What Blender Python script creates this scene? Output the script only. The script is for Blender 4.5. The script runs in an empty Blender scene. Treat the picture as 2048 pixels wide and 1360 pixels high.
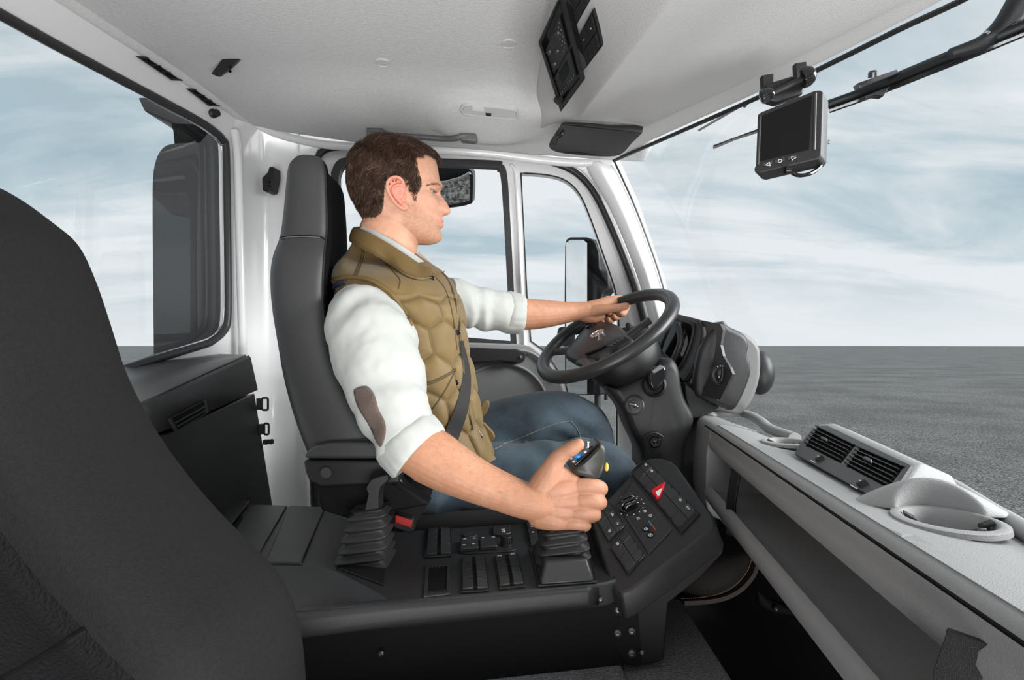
import bpy, bmesh, math, random
from mathutils import Vector, Matrix, noise
from mathutils.geometry import tessellate_polygon
from mathutils.bvhtree import BVHTree
random.seed(7)
SC = bpy.context.scene
COL = SC.collection

# ------------------------------------------------------------------ camera
F = 1100.0; CX = 1024.0; CY = 690.0        # focal length and horizon point of the 2048 x 1360 frame
cam = bpy.data.cameras.new('camera'); camo = bpy.data.objects.new('camera', cam); COL.objects.link(camo)
camo.location = (0, 0, 0); camo.rotation_euler = (math.pi/2, 0, 0)
cam.sensor_width = 36; cam.lens = 36*F/2048; cam.shift_y = 10/2048; cam.clip_start = 0.02; cam.clip_end = 3000
SC.camera = camo
SC.view_settings.view_transform = 'Standard'; SC.view_settings.look = 'None'
SC.view_settings.gamma = 1; SC.view_settings.exposure = 0.0; SC.view_settings.use_curve_mapping = False

# ------------------------------------------------------------------ sky
def build_world():
    w = bpy.data.worlds.new('sky'); SC.world = w; w.use_nodes = True
    nt = w.node_tree; N = nt.nodes; L = nt.links; N.clear()
    out = N.new('ShaderNodeOutputWorld'); bg = N.new('ShaderNodeBackground'); L.new(bg.outputs[0], out.inputs[0])
    tc = N.new('ShaderNodeTexCoord'); sep = N.new('ShaderNodeSeparateXYZ'); L.new(tc.outputs['Generated'], sep.inputs[0])
    add = N.new('ShaderNodeMath'); add.operation = 'MAXIMUM'; L.new(sep.outputs[2], add.inputs[0]); add.inputs[1].default_value = 0.0
    ad2 = N.new('ShaderNodeMath'); ad2.operation = 'ADD'; L.new(add.outputs[0], ad2.inputs[0]); ad2.inputs[1].default_value = 0.22
    dx = N.new('ShaderNodeMath'); dx.operation = 'DIVIDE'; L.new(sep.outputs[0], dx.inputs[0]); L.new(ad2.outputs[0], dx.inputs[1])
    dy = N.new('ShaderNodeMath'); dy.operation = 'DIVIDE'; L.new(sep.outputs[1], dy.inputs[0]); L.new(ad2.outputs[0], dy.inputs[1])
    cb = N.new('ShaderNodeCombineXYZ'); L.new(dx.outputs[0], cb.inputs[0]); L.new(dy.outputs[0], cb.inputs[1])
    mp = N.new('ShaderNodeMapping'); L.new(cb.outputs[0], mp.inputs[0])
    mp.inputs['Rotation'].default_value = (0, 0, 0.25); mp.inputs['Scale'].default_value = (0.55, 1.25, 1); mp.inputs['Location'].default_value = (3.3, 1.4, 0)
    n1 = N.new('ShaderNodeTexNoise'); L.new(mp.outputs[0], n1.inputs['Vector']); n1.inputs['Scale'].default_value = 1.25; n1.inputs['Detail'].default_value = 9; n1.inputs['Roughness'].default_value = 0.56; n1.inputs['Distortion'].default_value = 0.5
    r1 = N.new('ShaderNodeValToRGB'); L.new(n1.outputs['Fac'], r1.inputs[0])
    r1.color_ramp.elements[0].position = 0.39; r1.color_ramp.elements[1].position = 0.56
    # blue-grey of the clear sky by elevation
    rb = N.new('ShaderNodeValToRGB'); L.new(sep.outputs[2], rb.inputs[0])
    e = rb.color_ramp.elements; e[0].position = 0.0; e[0].color = (0.80, 0.85, 0.88, 1); e[1].position = 0.55; e[1].color = (0.50, 0.58, 0.63, 1)
    m = rb.color_ramp.elements.new(0.07); m.color = (0.58, 0.67, 0.72, 1)
    m = rb.color_ramp.elements.new(0.25); m.color = (0.41, 0.54, 0.61, 1)
    # cloud colour
    mix = N.new('ShaderNodeMix'); mix.data_type = 'RGBA'; L.new(r1.outputs[0], mix.inputs[0]); L.new(rb.outputs[0], mix.inputs[6]); mix.inputs[7].default_value = (0.83, 0.86, 0.88, 1)
    # haze towards the horizon
    hz = N.new('ShaderNodeMapRange'); L.new(sep.outputs[2], hz.inputs[0]); hz.inputs[1].default_value = 0.0; hz.inputs[2].default_value = 0.16; hz.inputs[3].default_value = 0.75; hz.inputs[4].default_value = 0.0
    m2 = N.new('ShaderNodeMix'); m2.data_type = 'RGBA'; L.new(hz.outputs[0], m2.inputs[0]); L.new(mix.outputs[2], m2.inputs[6]); m2.inputs[7].default_value = (0.84, 0.87, 0.89, 1)
    # unseen bright ground added below the horizon to light the ceiling
    lt = N.new('ShaderNodeMath'); lt.operation = 'LESS_THAN'; L.new(sep.outputs[2], lt.inputs[0]); lt.inputs[1].default_value = -0.002
    m3 = N.new('ShaderNodeMix'); m3.data_type = 'RGBA'; L.new(lt.outputs[0], m3.inputs[0]); L.new(m2.outputs[2], m3.inputs[6]); m3.inputs[7].default_value = (0.50, 0.50, 0.50, 1)
    L.new(m3.outputs[2], bg.inputs[0])
    # sky dimmed behind the camera, added to deepen the cab's contrast
    sd = N.new('ShaderNodeMapRange'); L.new(sep.outputs[1], sd.inputs[0]); sd.inputs[1].default_value = -.45; sd.inputs[2].default_value = .15; sd.inputs[3].default_value = .42; sd.inputs[4].default_value = 1.0
    L.new(sd.outputs[0], bg.inputs[1])
build_world()

# ------------------------------------------------------------------ sun and lights
def look_rot(d): return Vector(d).to_track_quat('-Z', 'Y').to_euler()
sun = bpy.data.lights.new('sun', 'SUN'); suno = bpy.data.objects.new('sun', sun); COL.objects.link(suno)
sun.energy = 2.4; sun.angle = math.radians(14); sun.color = (1.0, 0.99, 0.97)
suno.rotation_euler = look_rot((-0.88, 0.40, -0.27))
def area(name, loc, target, sx, sy, e):
    l = bpy.data.lights.new(name, 'AREA'); o = bpy.data.objects.new(name, l); COL.objects.link(o)
    l.shape = 'RECTANGLE'; l.size = sx; l.size_y = sy; l.energy = e; o.location = loc
    o.rotation_euler = look_rot(Vector(target)-Vector(loc)); return o
area('added_fill_passenger_door', (-0.2, -1.5, 0.55), (0, 1.2, 0.1), 2.6, 1.5, 11)  # added fill lamp, stands in for daylight through the open passenger door
area('added_ceiling_fill', (.5, -1.2, -.95), (.15, 1.1, .73), 2.2, .9, 105)  # added lamp aimed upwards to brighten the headliner
area('studio_softbox_windscreen', (2.6, 0.9, 1.3), (0, 1.3, 0.1), 1.6, 1.6, 110)

# ------------------------------------------------------------------ helpers
def P(px, py, d): return Vector(((px-CX)/F*d, d, (CY-py)/F*d))
def PZ(px, py, z):                     # point at height z
    d = z*F/(CY-py); return P(px, py, d)
def V(*a): return Vector(a)
class Plane:
    def __init__(s, p, n):
        s.p = Vector(p); s.n = Vector(n).normalized()
    def at(s, px, py, h=0.0):          # h: height above the plane along n
        r = P(px, py, 1.0); t = (s.p+s.n*h).dot(s.n)/r.dot(s.n); return r*t
def plane3(a, b, c, toward=(0,0,0)):
    n = (b-a).cross(c-a).normalized()
    if n.dot(Vector(toward)-a) < 0: n = -n
    return Plane(a, n)

def tag(o, label=None, cat=None, group=None, kind=None):
    if label: o['label'] = label
    if cat: o['category'] = cat
    if group: o['group'] = group
    if kind: o['kind'] = kind
    return o
def setpar(o, p):
    if p is not None:
        bpy.context.view_layer.update()
        o.parent = p; o.matrix_parent_inverse = p.matrix_world.inverted()
def thing(name, label, cat, loc, group=None):
    o = bpy.data.objects.new(name, None); COL.objects.link(o); o.location = loc; o.empty_display_size = 0.05
    return tag(o, label, cat, group)

class MB:
    def __init__(s): s.v = []; s.f = []; s.mi = []; s.cur = 0
    def add(s, vs, fs):
        b = len(s.v); s.v += [Vector(v) for v in vs]; s.f += [tuple(i+b for i in f) for f in fs]; s.mi += [s.cur]*len(fs); return s
    def box(s, c, sx, sy, sz, rot=None):
        c = Vector(c); R = rot if rot else Matrix.Identity(3)
        vs = [c + R @ Vector((x*sx/2, y*sy/2, z*sz/2)) for x in (-1,1) for y in (-1,1) for z in (-1,1)]
        return s.add(vs, [(0,1,3,2),(4,6,7,5),(0,4,5,1),(2,3,7,6),(0,2,6,4),(1,5,7,3)])
    def rings(s, rs, close=True, cap=True):
        n = len(rs[0]); vs = [p for r in rs for p in r]; fs = []
        for i in range(len(rs)-1):
            for j in range(n if close else n-1):
                k = (j+1) % n; fs.append((i*n+j, i*n+k, (i+1)*n+k, (i+1)*n+j))
        if cap and close: fs.append(tuple(range(n))[::-1]); fs.append(tuple((len(rs)-1)*n+j for j in range(n)))
        return s.add(vs, fs)
    def loop_rings(s, rs):             # closed both ways
        n = len(rs[0]); m = len(rs); fs = []
        for i in range(m):
            for j in range(n):
                k = (j+1) % n; i2 = (i+1) % m; fs.append((i*n+j, i*n+k, i2*n+k, i2*n+j))
        return s.add([p for r in rs for p in r], fs)
    def prism(s, pts, vec):            # polygon (3-D points) extruded by vec
        n = len(pts); pts = [Vector(p) for p in pts]; vec = Vector(vec)
        tri = tessellate_polygon([pts])
        vs = pts+[p+vec for p in pts]; fs = [tuple(t) for t in tri]+[tuple(i+n for i in reversed(t)) for t in tri]
        fs += [(i, (i+1) % n, (i+1) % n+n, i+n) for i in range(n)]
        return s.add(vs, fs)
    def ngon_prism(s, pts, vec):       # convex polygon, kept as one face so that it bevels well
        n = len(pts); pts = [Vector(p) for p in pts]; vec = Vector(vec)
        return s.add(pts+[p+vec for p in pts], [tuple(range(n))[::-1], tuple(range(n, 2*n))]+[(i, (i+1) % n, (i+1) % n+n, i+n) for i in range(n)])
    def plate(s, loops2, fn, vec):     # loops2: outer + holes in 2-D, fn maps to 3-D
        flat = [Vector((x, y, 0)) for lp in loops2 for x, y in lp]
        tri = tessellate_polygon([[Vector((x, y, 0)) for x, y in lp] for lp in loops2])
        n = len(flat); a = [Vector(fn(p.x, p.y)) for p in flat]; vec = Vector(vec)
        fs = [tuple(t) for t in tri]+[tuple(i+n for i in reversed(t)) for t in tri]; b = 0
        for lp in loops2:
            m = len(lp)
            fs += [(b+i, b+(i+1) % m, b+(i+1) % m+n, b+i+n) for i in range(m)]; b += m
        return s.add(a+[p+vec for p in a], fs)
    def tube(s, path, r, seg=12, closed=False, cap=True, flat=1.0, up=None):
        path = [Vector(p) for p in path]; n = len(path)
        rr = r if isinstance(r, (list, tuple)) else [r]*n
        T = []
        for i in range(n):
            a = path[(i-1) % n] if (closed or i > 0) else path[0]; b = path[(i+1) % n] if (closed or i < n-1) else path[-1]
            T.append((b-a).normalized())
        u = Vector(up) if up else (Vector((0,0,1)) if abs(T[0].z) < .9 else Vector((1,0,0)))
        nrm = (u-T[0]*u.dot(T[0])).normalized(); rs = []
        for i in range(n):
            if up: nrm = Vector(up)
            nrm = (nrm-T[i]*nrm.dot(T[i])).normalized(); bn = T[i].cross(nrm)
            rs.append([path[i]+nrm*(math.cos(2*math.pi*k/seg)*rr[i]*flat)+bn*(math.sin(2*math.pi*k/seg)*rr[i]) for k in range(seg)])
        if closed: return s.loop_rings(rs)
        return s.rings(rs, cap=cap)
    def strip(s, path, nrms, w, t):    # flat strap: path, face normals, width, thickness
        rs = []; n = len(path)
        for i in range(n):
            T = (path[min(i+1, n-1)]-path[max(i-1, 0)]).normalized(); N_ = Vector(nrms[i] if isinstance(nrms, list) else nrms); N_ = (N_-T*N_.dot(T)).normalized()
            B = T.cross(N_); W = w[i] if isinstance(w, list) else w
            rs.append([path[i]+B*W/2+N_*t/2, path[i]-B*W/2+N_*t/2, path[i]-B*W/2-N_*t/2, path[i]+B*W/2-N_*t/2])
        return s.rings(rs)
    def lathe(s, prof, c, axis, seg=32, cap=True):    # prof: (radius, height) pairs
        ax = Vector(axis).normalized(); u = ax.orthogonal().normalized(); w = ax.cross(u); c = Vector(c)
        rs = [[c+ax*h+(u*math.cos(2*math.pi*k/seg)+w*math.sin(2*math.pi*k/seg))*max(r, 1e-5) for k in range(seg)] for r, h in prof]
        return s.rings(rs, cap=cap)
    def ball(s, c, r, seg=16, rx=None, R=None):
        c = Vector(c); sc = rx if rx else (r, r, r); R = R if R else Matrix.Identity(3); rs = []
        for i in range(1, seg//2):
            a = math.pi*i/(seg//2); rs.append([c+R @ Vector((sc[0]*math.sin(a)*math.cos(2*math.pi*k/seg), sc[1]*math.sin(a)*math.sin(2*math.pi*k/seg), sc[2]*math.cos(a))) for k in range(seg)])
        n0 = len(s.v); s.rings(rs, cap=False); m = len(rs); t = len(s.v)
        s.v += [c+R @ Vector((0,0,sc[2])), c-R @ Vector((0,0,sc[2]))]
        for k in range(seg):
            s.f.append((t, n0+k, n0+(k+1) % seg)); s.f.append((t+1, n0+(m-1)*seg+(k+1) % seg, n0+(m-1)*seg+k)); s.mi += [s.cur]*2
        return s
    def grid(s, rows): return s.rings(rows, close=False, cap=False)
    def build(s, name, mats, parent=None, smooth=True, bevel=0, solid=0, sub=0, seg=2, angle=40, off=-1, recalc=True):
        me = bpy.data.meshes.new(name); me.from_pydata([tuple(v) for v in s.v], [], s.f)
        if not isinstance(mats, (list, tuple)): mats = [mats]
        for m in mats: me.materials.append(m)
        if len(mats) > 1: me.polygons.foreach_set('material_index', s.mi)
        bm = bmesh.new(); bm.from_mesh(me)
        if recalc: bmesh.ops.recalc_face_normals(bm, faces=bm.faces)
        bm.to_mesh(me); bm.free()
        o = bpy.data.objects.new(name, me); COL.objects.link(o)
        if solid: m = o.modifiers.new('s', 'SOLIDIFY'); m.thickness = solid; m.offset = off
        if bevel: m = o.modifiers.new('b', 'BEVEL'); m.width = bevel; m.segments = seg; m.limit_method = 'ANGLE'; m.angle_limit = math.radians(30); m.harden_normals = False
        if sub: m = o.modifiers.new('u', 'SUBSURF'); m.levels = sub; m.render_levels = sub
        if smooth:
            me.polygons.foreach_set('use_smooth', [True]*len(me.polygons))
            if not sub:
                try: me.set_sharp_from_angle(angle=math.radians(angle))
                except Exception: pass
        setpar(o, parent); return o

def cr(pts, n=8, closed=False):        # Catmull-Rom through the points
    pts = [Vector(p) for p in pts]; m = len(pts); out = []
    for i in range(m if closed else m-1):
        p0 = pts[(i-1) % m] if (closed or i > 0) else pts[0]; p1 = pts[i]; p2 = pts[(i+1) % m]; p3 = pts[(i+2) % m] if (closed or i+2 < m) else pts[-1]
        for k in range(n):
            t = k/n; out.append(0.5*((2*p1)+(p2-p0)*t+(2*p0-5*p1+4*p2-p3)*t*t+(3*p1-p0-3*p2+p3)*t**3))
    if not closed: out.append(pts[-1])
    return out
def cr2(pts, n=8, closed=False): return [(p.x, p.y) for p in cr([Vector((x, y, 0)) for x, y in pts], n, closed)]
def lin(xs, ys, x):                    # piecewise linear
    if x <= xs[0]: return ys[0]
    for i in range(len(xs)-1):
        if x <= xs[i+1]: t = (x-xs[i])/(xs[i+1]-xs[i]); return ys[i]*(1-t)+ys[i+1]*t
    return ys[-1]
def sm(t): t = max(0, min(1, t)); return t*t*(3-2*t)
def rr2(x0, y0, x1, y1, r, n=4):       # rounded rectangle loop
    out = []
    for cx, cy, a in ((x1-r, y1-r, 0), (x0+r, y1-r, 90), (x0+r, y0+r, 180), (x1-r, y0+r, 270)):
        for k in range(n+1): t = math.radians(a+90*k/n); out.append((cx+r*math.cos(t), cy+r*math.sin(t)))
    return out
def quad_uv(c, u, v):                  # bilinear in four corners (tl, tr, br, bl)
    return (c[0]*(1-u)+c[1]*u)*(1-v)+(c[3]*(1-u)+c[2]*u)*v

# ------------------------------------------------------------------ materials
def mat(name, col, rough=0.5, metal=0.0, spec=0.5, bump=0.0, bscale=300.0, coat=0.0, var=0.0, vscale=8.0, btype='noise', detail=4, sheen=0.0, attr=None, sss=0.0):
    m = bpy.data.materials.new(name); m.use_nodes = True; nt = m.node_tree; N = nt.nodes; L = nt.links
    b = N['Principled BSDF']; b.inputs['Base Color'].default_value = (*col, 1); b.inputs['Roughness'].default_value = rough
    b.inputs['Metallic'].default_value = metal; b.inputs['Specular IOR Level'].default_value = spec; b.inputs['Coat Weight'].default_value = coat
    if coat: b.inputs['Coat Roughness'].default_value = 0.08
    if sheen: b.inputs['Sheen Weight'].default_value = sheen
    if sss: b.inputs['Subsurface Weight'].default_value = sss; b.inputs['Subsurface Scale'].default_value = 0.006; b.inputs['Subsurface Radius'].default_value = (1.0, 0.35, 0.2)
    tc = N.new('ShaderNodeTexCoord'); src = None
    if attr: a = N.new('ShaderNodeAttribute'); a.attribute_name = attr; src = a.outputs['Color']
    if var:
        n = N.new('ShaderNodeTexNoise'); n.inputs['Scale'].default_value = vscale; n.inputs['Detail'].default_value = 5; L.new(tc.outputs['Object'], n.inputs['Vector'])
        mr = N.new('ShaderNodeMapRange'); mr.inputs[1].default_value = .3; mr.inputs[2].default_value = .7; mr.inputs[3].default_value = 1-var; mr.inputs[4].default_value = 1+var; L.new(n.outputs['Fac'], mr.inputs[0])
        mx = N.new('ShaderNodeVectorMath'); mx.operation = 'SCALE'
        if src: L.new(src, mx.inputs[0])
        else: mx.inputs[0].default_value = col
        L.new(mr.outputs[0], mx.inputs['Scale']); src = mx.outputs[0]
    if src: L.new(src, b.inputs['Base Color'])
    if bump:
        if btype == 'voronoi': t = N.new('ShaderNodeTexVoronoi'); o = t.outputs['Distance']
        elif btype == 'wave': t = N.new('ShaderNodeTexWave'); o = t.outputs['Fac']; t.inputs['Distortion'].default_value = .6
        else: t = N.new('ShaderNodeTexNoise'); o = t.outputs['Fac']; t.inputs['Detail'].default_value = detail
        t.inputs['Scale'].default_value = bscale; L.new(tc.outputs['Object'], t.inputs['Vector'])
        bp = N.new('ShaderNodeBump'); bp.inputs['Strength'].default_value = bump; bp.inputs['Distance'].default_value = 0.002; L.new(o, bp.inputs['Height']); L.new(bp.outputs[0], b.inputs['Normal'])
    return m
def glass_mat(name, tint=(1,1,1), refl=1.0):
    m = bpy.data.materials.new(name); m.use_nodes = True; nt = m.node_tree; N = nt.nodes; L = nt.links; N.clear()
    o = N.new('ShaderNodeOutputMaterial'); mx = N.new('ShaderNodeMixShader'); t = N.new('ShaderNodeBsdfTransparent'); g = N.new('ShaderNodeBsdfGlossy')
    fr = N.new('ShaderNodeFresnel'); fr.inputs[0].default_value = 1.45; t.inputs[0].default_value = (*tint, 1); g.inputs['Roughness'].default_value = 0.0
    ml = N.new('ShaderNodeMath'); ml.operation = 'MULTIPLY'; L.new(fr.outputs[0], ml.inputs[0]); ml.inputs[1].default_value = refl
    L.new(ml.outputs[0], mx.inputs[0]); L.new(t.outputs[0], mx.inputs[1]); L.new(g.outputs[0], mx.inputs[2]); L.new(mx.outputs[0], o.inputs[0]); return m
M = dict(
    paint=mat('white_paint', (.80,.80,.80), .28, coat=.5, spec=.5),
    paint2=mat('grey_paint', (.45,.45,.46), .4, coat=.2),
    liner=mat('headliner_fabric', (.60,.60,.595), .95, spec=.1, bump=.55, bscale=190, detail=3, var=.04, vscale=120),
    liner2=mat('moulded_headliner', (.55,.55,.545), .9, spec=.15, bump=.5, bscale=420, detail=2),
    rubber=mat('black_rubber', (.012,.012,.013), .45, bump=.2, bscale=500),
    seal=mat('seal_rubber', (.03,.03,.032), .4),
    blk=mat('black_grained_plastic', (.011,.011,.0115), .42, bump=.25, bscale=1400, spec=.4),
    blk2=mat('charcoal_plastic', (.022,.022,.023), .45, bump=.2, bscale=1200, spec=.4),
    blk3=mat('console_plastic', (.025,.025,.026), .36, bump=.25, bscale=1100, spec=.4),
    dark=mat('matt_black', (.003,.003,.003), .7, spec=.2),
    gloss=mat('gloss_black', (.010,.010,.011), .12),
    leather=mat('seat_leatherette', (.036,.036,.037), .40, bump=.25, bscale=900, spec=.5),
    fabric=mat('seat_fabric', (.004,.004,.0045), .9, bump=.5, bscale=420, spec=.1),
    fab2=mat('near_seat_cloth', (.011,.011,.0115), .8, bump=.5, bscale=900, spec=.15, var=.15, vscale=300),
    fab3=mat('near_seat_insert', (.0045,.0045,.005), .85, bump=1.0, bscale=330, spec=.2, detail=1),
    dash=mat('grey_dash_plastic', (.31,.31,.31), .48, bump=.3, bscale=700, spec=.4),
    dash2=mat('mid_grey_plastic', (.17,.17,.173), .45, bump=.15, bscale=700),
    dash3=mat('dark_grey_plastic', (.045,.045,.047), .4, bump=.15, bscale=900),
    tray=mat('tray_grey_plastic', (.30,.30,.30), .5, bump=.3, bscale=500),
    doorp=mat('door_panel_grey', (.30,.30,.305), .5, bump=.2, bscale=700),
    chrome=mat('chrome', (.75,.75,.77), .12, 1.0),
    steel=mat('steel', (.35,.35,.36), .3, 1.0),
    mirror=mat('mirror_glass', (.85,.87,.88), .01, 1.0),
    white=mat('white_print', (.8,.8,.8), .5),
    red=mat('red_plastic', (.62,.010,.015), .3, spec=.5),
    red2=mat('red_buckle_button', (.42,.010,.008), .35),
    blue=mat('blue_button', (.02,.30,.85), .3),
    yellow=mat('yellow_button', (.85,.60,.08), .3),
    screen=mat('dark_screen', (.004,.004,.0045), .25, spec=.25),
    carpet=mat('carpet', (.15,.15,.155), .95, bump=1.0, bscale=260, spec=.1, btype='voronoi', var=.35, vscale=250),
    mat2=mat('footwell_rubber', (.006,.006,.006), .8),
    glass=glass_mat('window_glass', (.98,.99,.995), .06),
    lens=glass_mat('lamp_lens', (.8,.8,.8), 1.0),
    visor=mat('visor_vinyl', (.018,.018,.019), .6),
    duct=mat('intake_plastic', (.075,.075,.077), .5, bump=.2, bscale=200),
    handle=mat('handle_grey', (.14,.14,.142), .45),
)
# ------------------------------------------------------------------ outside: ground
def asphalt():
    m = bpy.data.materials.new('asphalt'); m.use_nodes = True; nt = m.node_tree; N = nt.nodes; L = nt.links; b = N['Principled BSDF']
    tc = N.new('ShaderNodeTexCoord'); n = N.new('ShaderNodeTexNoise'); n.inputs['Scale'].default_value = 38; n.inputs['Detail'].default_value = 6; n.inputs['Roughness'].default_value = .75; L.new(tc.outputs['Object'], n.inputs['Vector'])
    r = N.new('ShaderNodeValToRGB'); r.color_ramp.elements[0].position = .45; r.color_ramp.elements[0].color = (.022,.022,.021,1); r.color_ramp.elements[1].position = .64; r.color_ramp.elements[1].color = (.55,.54,.52,1); L.new(n.outputs['Fac'], r.inputs[0])
    n2 = N.new('ShaderNodeTexNoise'); n2.inputs['Scale'].default_value = .35; n2.inputs['Detail'].default_value = 5; L.new(tc.outputs['Object'], n2.inputs['Vector'])
    r2 = N.new('ShaderNodeMapRange'); r2.inputs[1].default_value = .35; r2.inputs[2].default_value = .65; r2.inputs[3].default_value = .8; r2.inputs[4].default_value = 1.35; L.new(n2.outputs['Fac'], r2.inputs[0])
    vm = N.new('ShaderNodeVectorMath'); vm.operation = 'SCALE'; L.new(r.outputs[0], vm.inputs[0]); L.new(r2.outputs[0], vm.inputs['Scale']); L.new(vm.outputs[0], b.inputs['Base Color'])
    b.inputs['Roughness'].default_value = .62; b.inputs['Specular IOR Level'].default_value = .4
    bp = N.new('ShaderNodeBump'); bp.inputs['Strength'].default_value = .6; bp.inputs['Distance'].default_value = .01; L.new(n.outputs['Fac'], bp.inputs['Height']); L.new(bp.outputs[0], b.inputs['Normal']); return m
g = MB(); GZ = -2.25
g.prism([V(-900,-3,GZ), V(900,-3,GZ), V(900,1500,GZ), V(-900,1500,GZ)], V(0,0,-.3))
tag(g.build('asphalt_ground', asphalt(), smooth=False), kind='structure')

# ------------------------------------------------------------------ rear wall
# vertical plane of the cab's rear wall: X = -0.865 + 0.15 (D - 1.75)
rearP = Plane(V(-0.865, 1.75, 0), V(1, -0.15, 0))
rw_in = [(452,300),(454,420),(456,560),(455,640),(446,664),(425,682),(400,692),(250,738),(0,830),(-700,1100),(-1400,1380),(-1400,-760),(-700,-365),(0,28),(200,137),(380,232),(428,262),(446,280)]
def rear_loop(pts, n=4): return cr2(pts, n, True)
wl_in = rear_loop(rw_in, 3)
outer = [(505,232),(505,1200),(300,1420),(-600,2300),(-1500,3200),(-1500,-1060),(-600,-480),(130,0),(330,130)]
m = MB()
rfn = lambda x, y: rearP.at(x, y)
m.plate([outer, wl_in], rfn, V(-.025, .004, 0))
tag(m.build('wall_rear', M['paint'], smooth=False), kind='structure')
# seal and glass of the rear window
win = tag(MB().tube([rearP.at(x, y, .004) for x, y in wl_in], .011, 10, closed=True).build('window_1', M['seal']), kind='structure')
inner = [((x-450)*1.0+450-7 if x > 300 else x, y+6 if y < 500 else y-6) for x, y in wl_in]
MB().tube([rearP.at(x, y, -.004) for x, y in inner], .0035, 8, closed=True).build('bright_edge', M['chrome'], win)
m = MB(); m.prism([rearP.at(x, y, -.03) for x, y in wl_in], V(-.004, 0, 0)); m.build('pane', M['glass'], win, smooth=False)
# rolled crease between rear wall and headliner
m = MB(); m.tube([rearP.at(x, y, .0) for x, y in ((-1500,-1067),(-600,-486),(130,-4),(330,127),(480,231),(520,250))], .020, 12)
tag(m.build('trim_1', M['liner'], smooth=True), kind='structure')

# rear left corner post, white, from the rear wall round to the door opening
cols = [(455,1.700),(478,1.735),(500,1.78),(520,1.835),(545,1.865),(575,1.872),(610,1.88),(650,1.895),(680,1.91)]
rows = []
for (px, d) in cols:
    X = (px-CX)/F*d; col = []
    for k in range(15):
        y = lin([0, 14], [215, 1110], k)
        dx = 0.012*math.sin((px-480)/60) * math.cos(k*.2)
        col.append(V(X+dx*0.3, d, (CY-y)/F*d))
    rows.append(col)
m = MB().grid(rows)
tag(m.build('wall_left', M['paint'], solid=.02, sub=2, off=1), kind='structure')
# vertical pressed bead beside the rear window
m = MB().tube(cr([P(470,262,1.700), P(476,330,1.70), P(480,480,1.70), P(484,640,1.705), P(486,760,1.71), P(486,900,1.71)], 6), .013, 12)
tag(m.build('trim_2', M['paint']), kind='structure')

# ------------------------------------------------------------------ ceiling
def dd(X): return 1.815+0.055*(X+.6)            # depth of the ceiling edge on the door side
def cz(X, d):
    e = dd(X); ze = lin([-.95, -.75, -.5, -.25, .1, .4], [.735, .700, .668, .662, .640, .625], X)
    t = sm((d-(e-.40))/.40); z = .735*(1-t)+ze*t
    t2 = sm((-.80-X)/.12); z = z*(1-.0*t2)
    # shallow pad round the dome lamp
    return z
rows = []
for i in range(49):
    row = []
    for j in range(61):
        t = j/60; t = 1-(1-t)**1.3; s_ = (i/48)**1.25; d = .12+t*1.70
        for _ in range(3):
            xmin = -0.872+.15*(d-1.75); xx = xmin+s_*(.45-xmin); d = .12+t*(dd(xx)-.12)
        z = cz(xx, d)
        q = P(972,222,1.0); 
        lx, ly = -.072, 1.67; r = math.hypot((xx-lx)/.17, (d-ly)/.11)
        z -= .018*sm((1.12-r)/.25)
        row.append(V(xx, d, z))
    rows.append(row)
m = MB().grid(rows); ceil = tag(m.build('ceiling', M['liner'], solid=.03, off=1, angle=80), kind='structure')
# weld degenerate corner is harmless; white roof rail above the door
rail = [(500,238,1.80),(540,262,1.815),(600,280,1.82),(660,290,1.825),(760,296,1.835),(870,300,1.845),(980,307,1.855),(1080,320,1.865),(1160,326,1.875),(1222,322,1.885)]
m = MB().tube(cr([P(x, y, d) for x, y, d in rail], 6), .014, 12, flat=1.0)
tag(m.build('trim_3', M['paint']), kind='structure')

bpy.context.view_layer.update()
def bvh(o):
    dg = bpy.context.evaluated_depsgraph_get(); e = o.evaluated_get(dg); me = e.to_mesh()
    t = BVHTree.FromPolygons([o.matrix_world @ v.co for v in me.vertices], [tuple(p.vertices) for p in me.polygons]); e.to_mesh_clear(); return t
def hit(t, px, py):
    r = P(px, py, 1).normalized(); h = t.ray_cast(V(0,0,0), r)
    if h[0] is None: return None
    n = h[1]; n = -n if n.dot(r) > 0 else n
    return h[0], n

# ------------------------------------------------------------------ body side round the driver's door
def dplane(px, h=0): pass
doorP = Plane(V(0, 1.93, 0), V(.06, -1, 0))           # outer skin plane of the door opening
bodyP = Plane(V(0, 1.915, 0), V(.06, -1, 0))
# body flange: outer boundary to seal
seal_path = [(632,1100),(625,900),(622,700),(624,500),(626,360),(634,318),(652,299),(690,294),(780,296),(900,302),(1000,310),(1080,320),(1125,332),(1160,352),(1192,392),(1225,462),(1256,540),(1279,610),(1300,700),(1318,800),(1330,900),(1335,1100)]
sp = cr2(seal_path, 4)
outer_b = [(600,1100),(600,250),(700,262),(900,275),(1100,290),(1230,300),(1275,400),(1330,560),(1360,700),(1375,850),(1380,1100)]
m = MB(); m.plate([outer_b+[(x, y) for x, y in reversed(sp)]], lambda x, y: bodyP.at(x, y), V(0,.03,0))
tag(m.build('wall_front_left', M['paint'], smooth=False), kind='structure')
m = MB(); m.tube([bodyP.at(x, y, .012) for x, y in sp], .0115, 10)
door_seal = tag(m.build('trim_4', M['rubber']), kind='structure')
m = MB(); m.tube([bodyP.at(x-(9 if x < 800 else 0)+(9 if x > 1150 else 0), y-(10 if 640 < x < 1200 else 0), .014) for x, y in sp], .0075, 10)
tag(m.build('trim_5', M['paint']), kind='structure')

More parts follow.
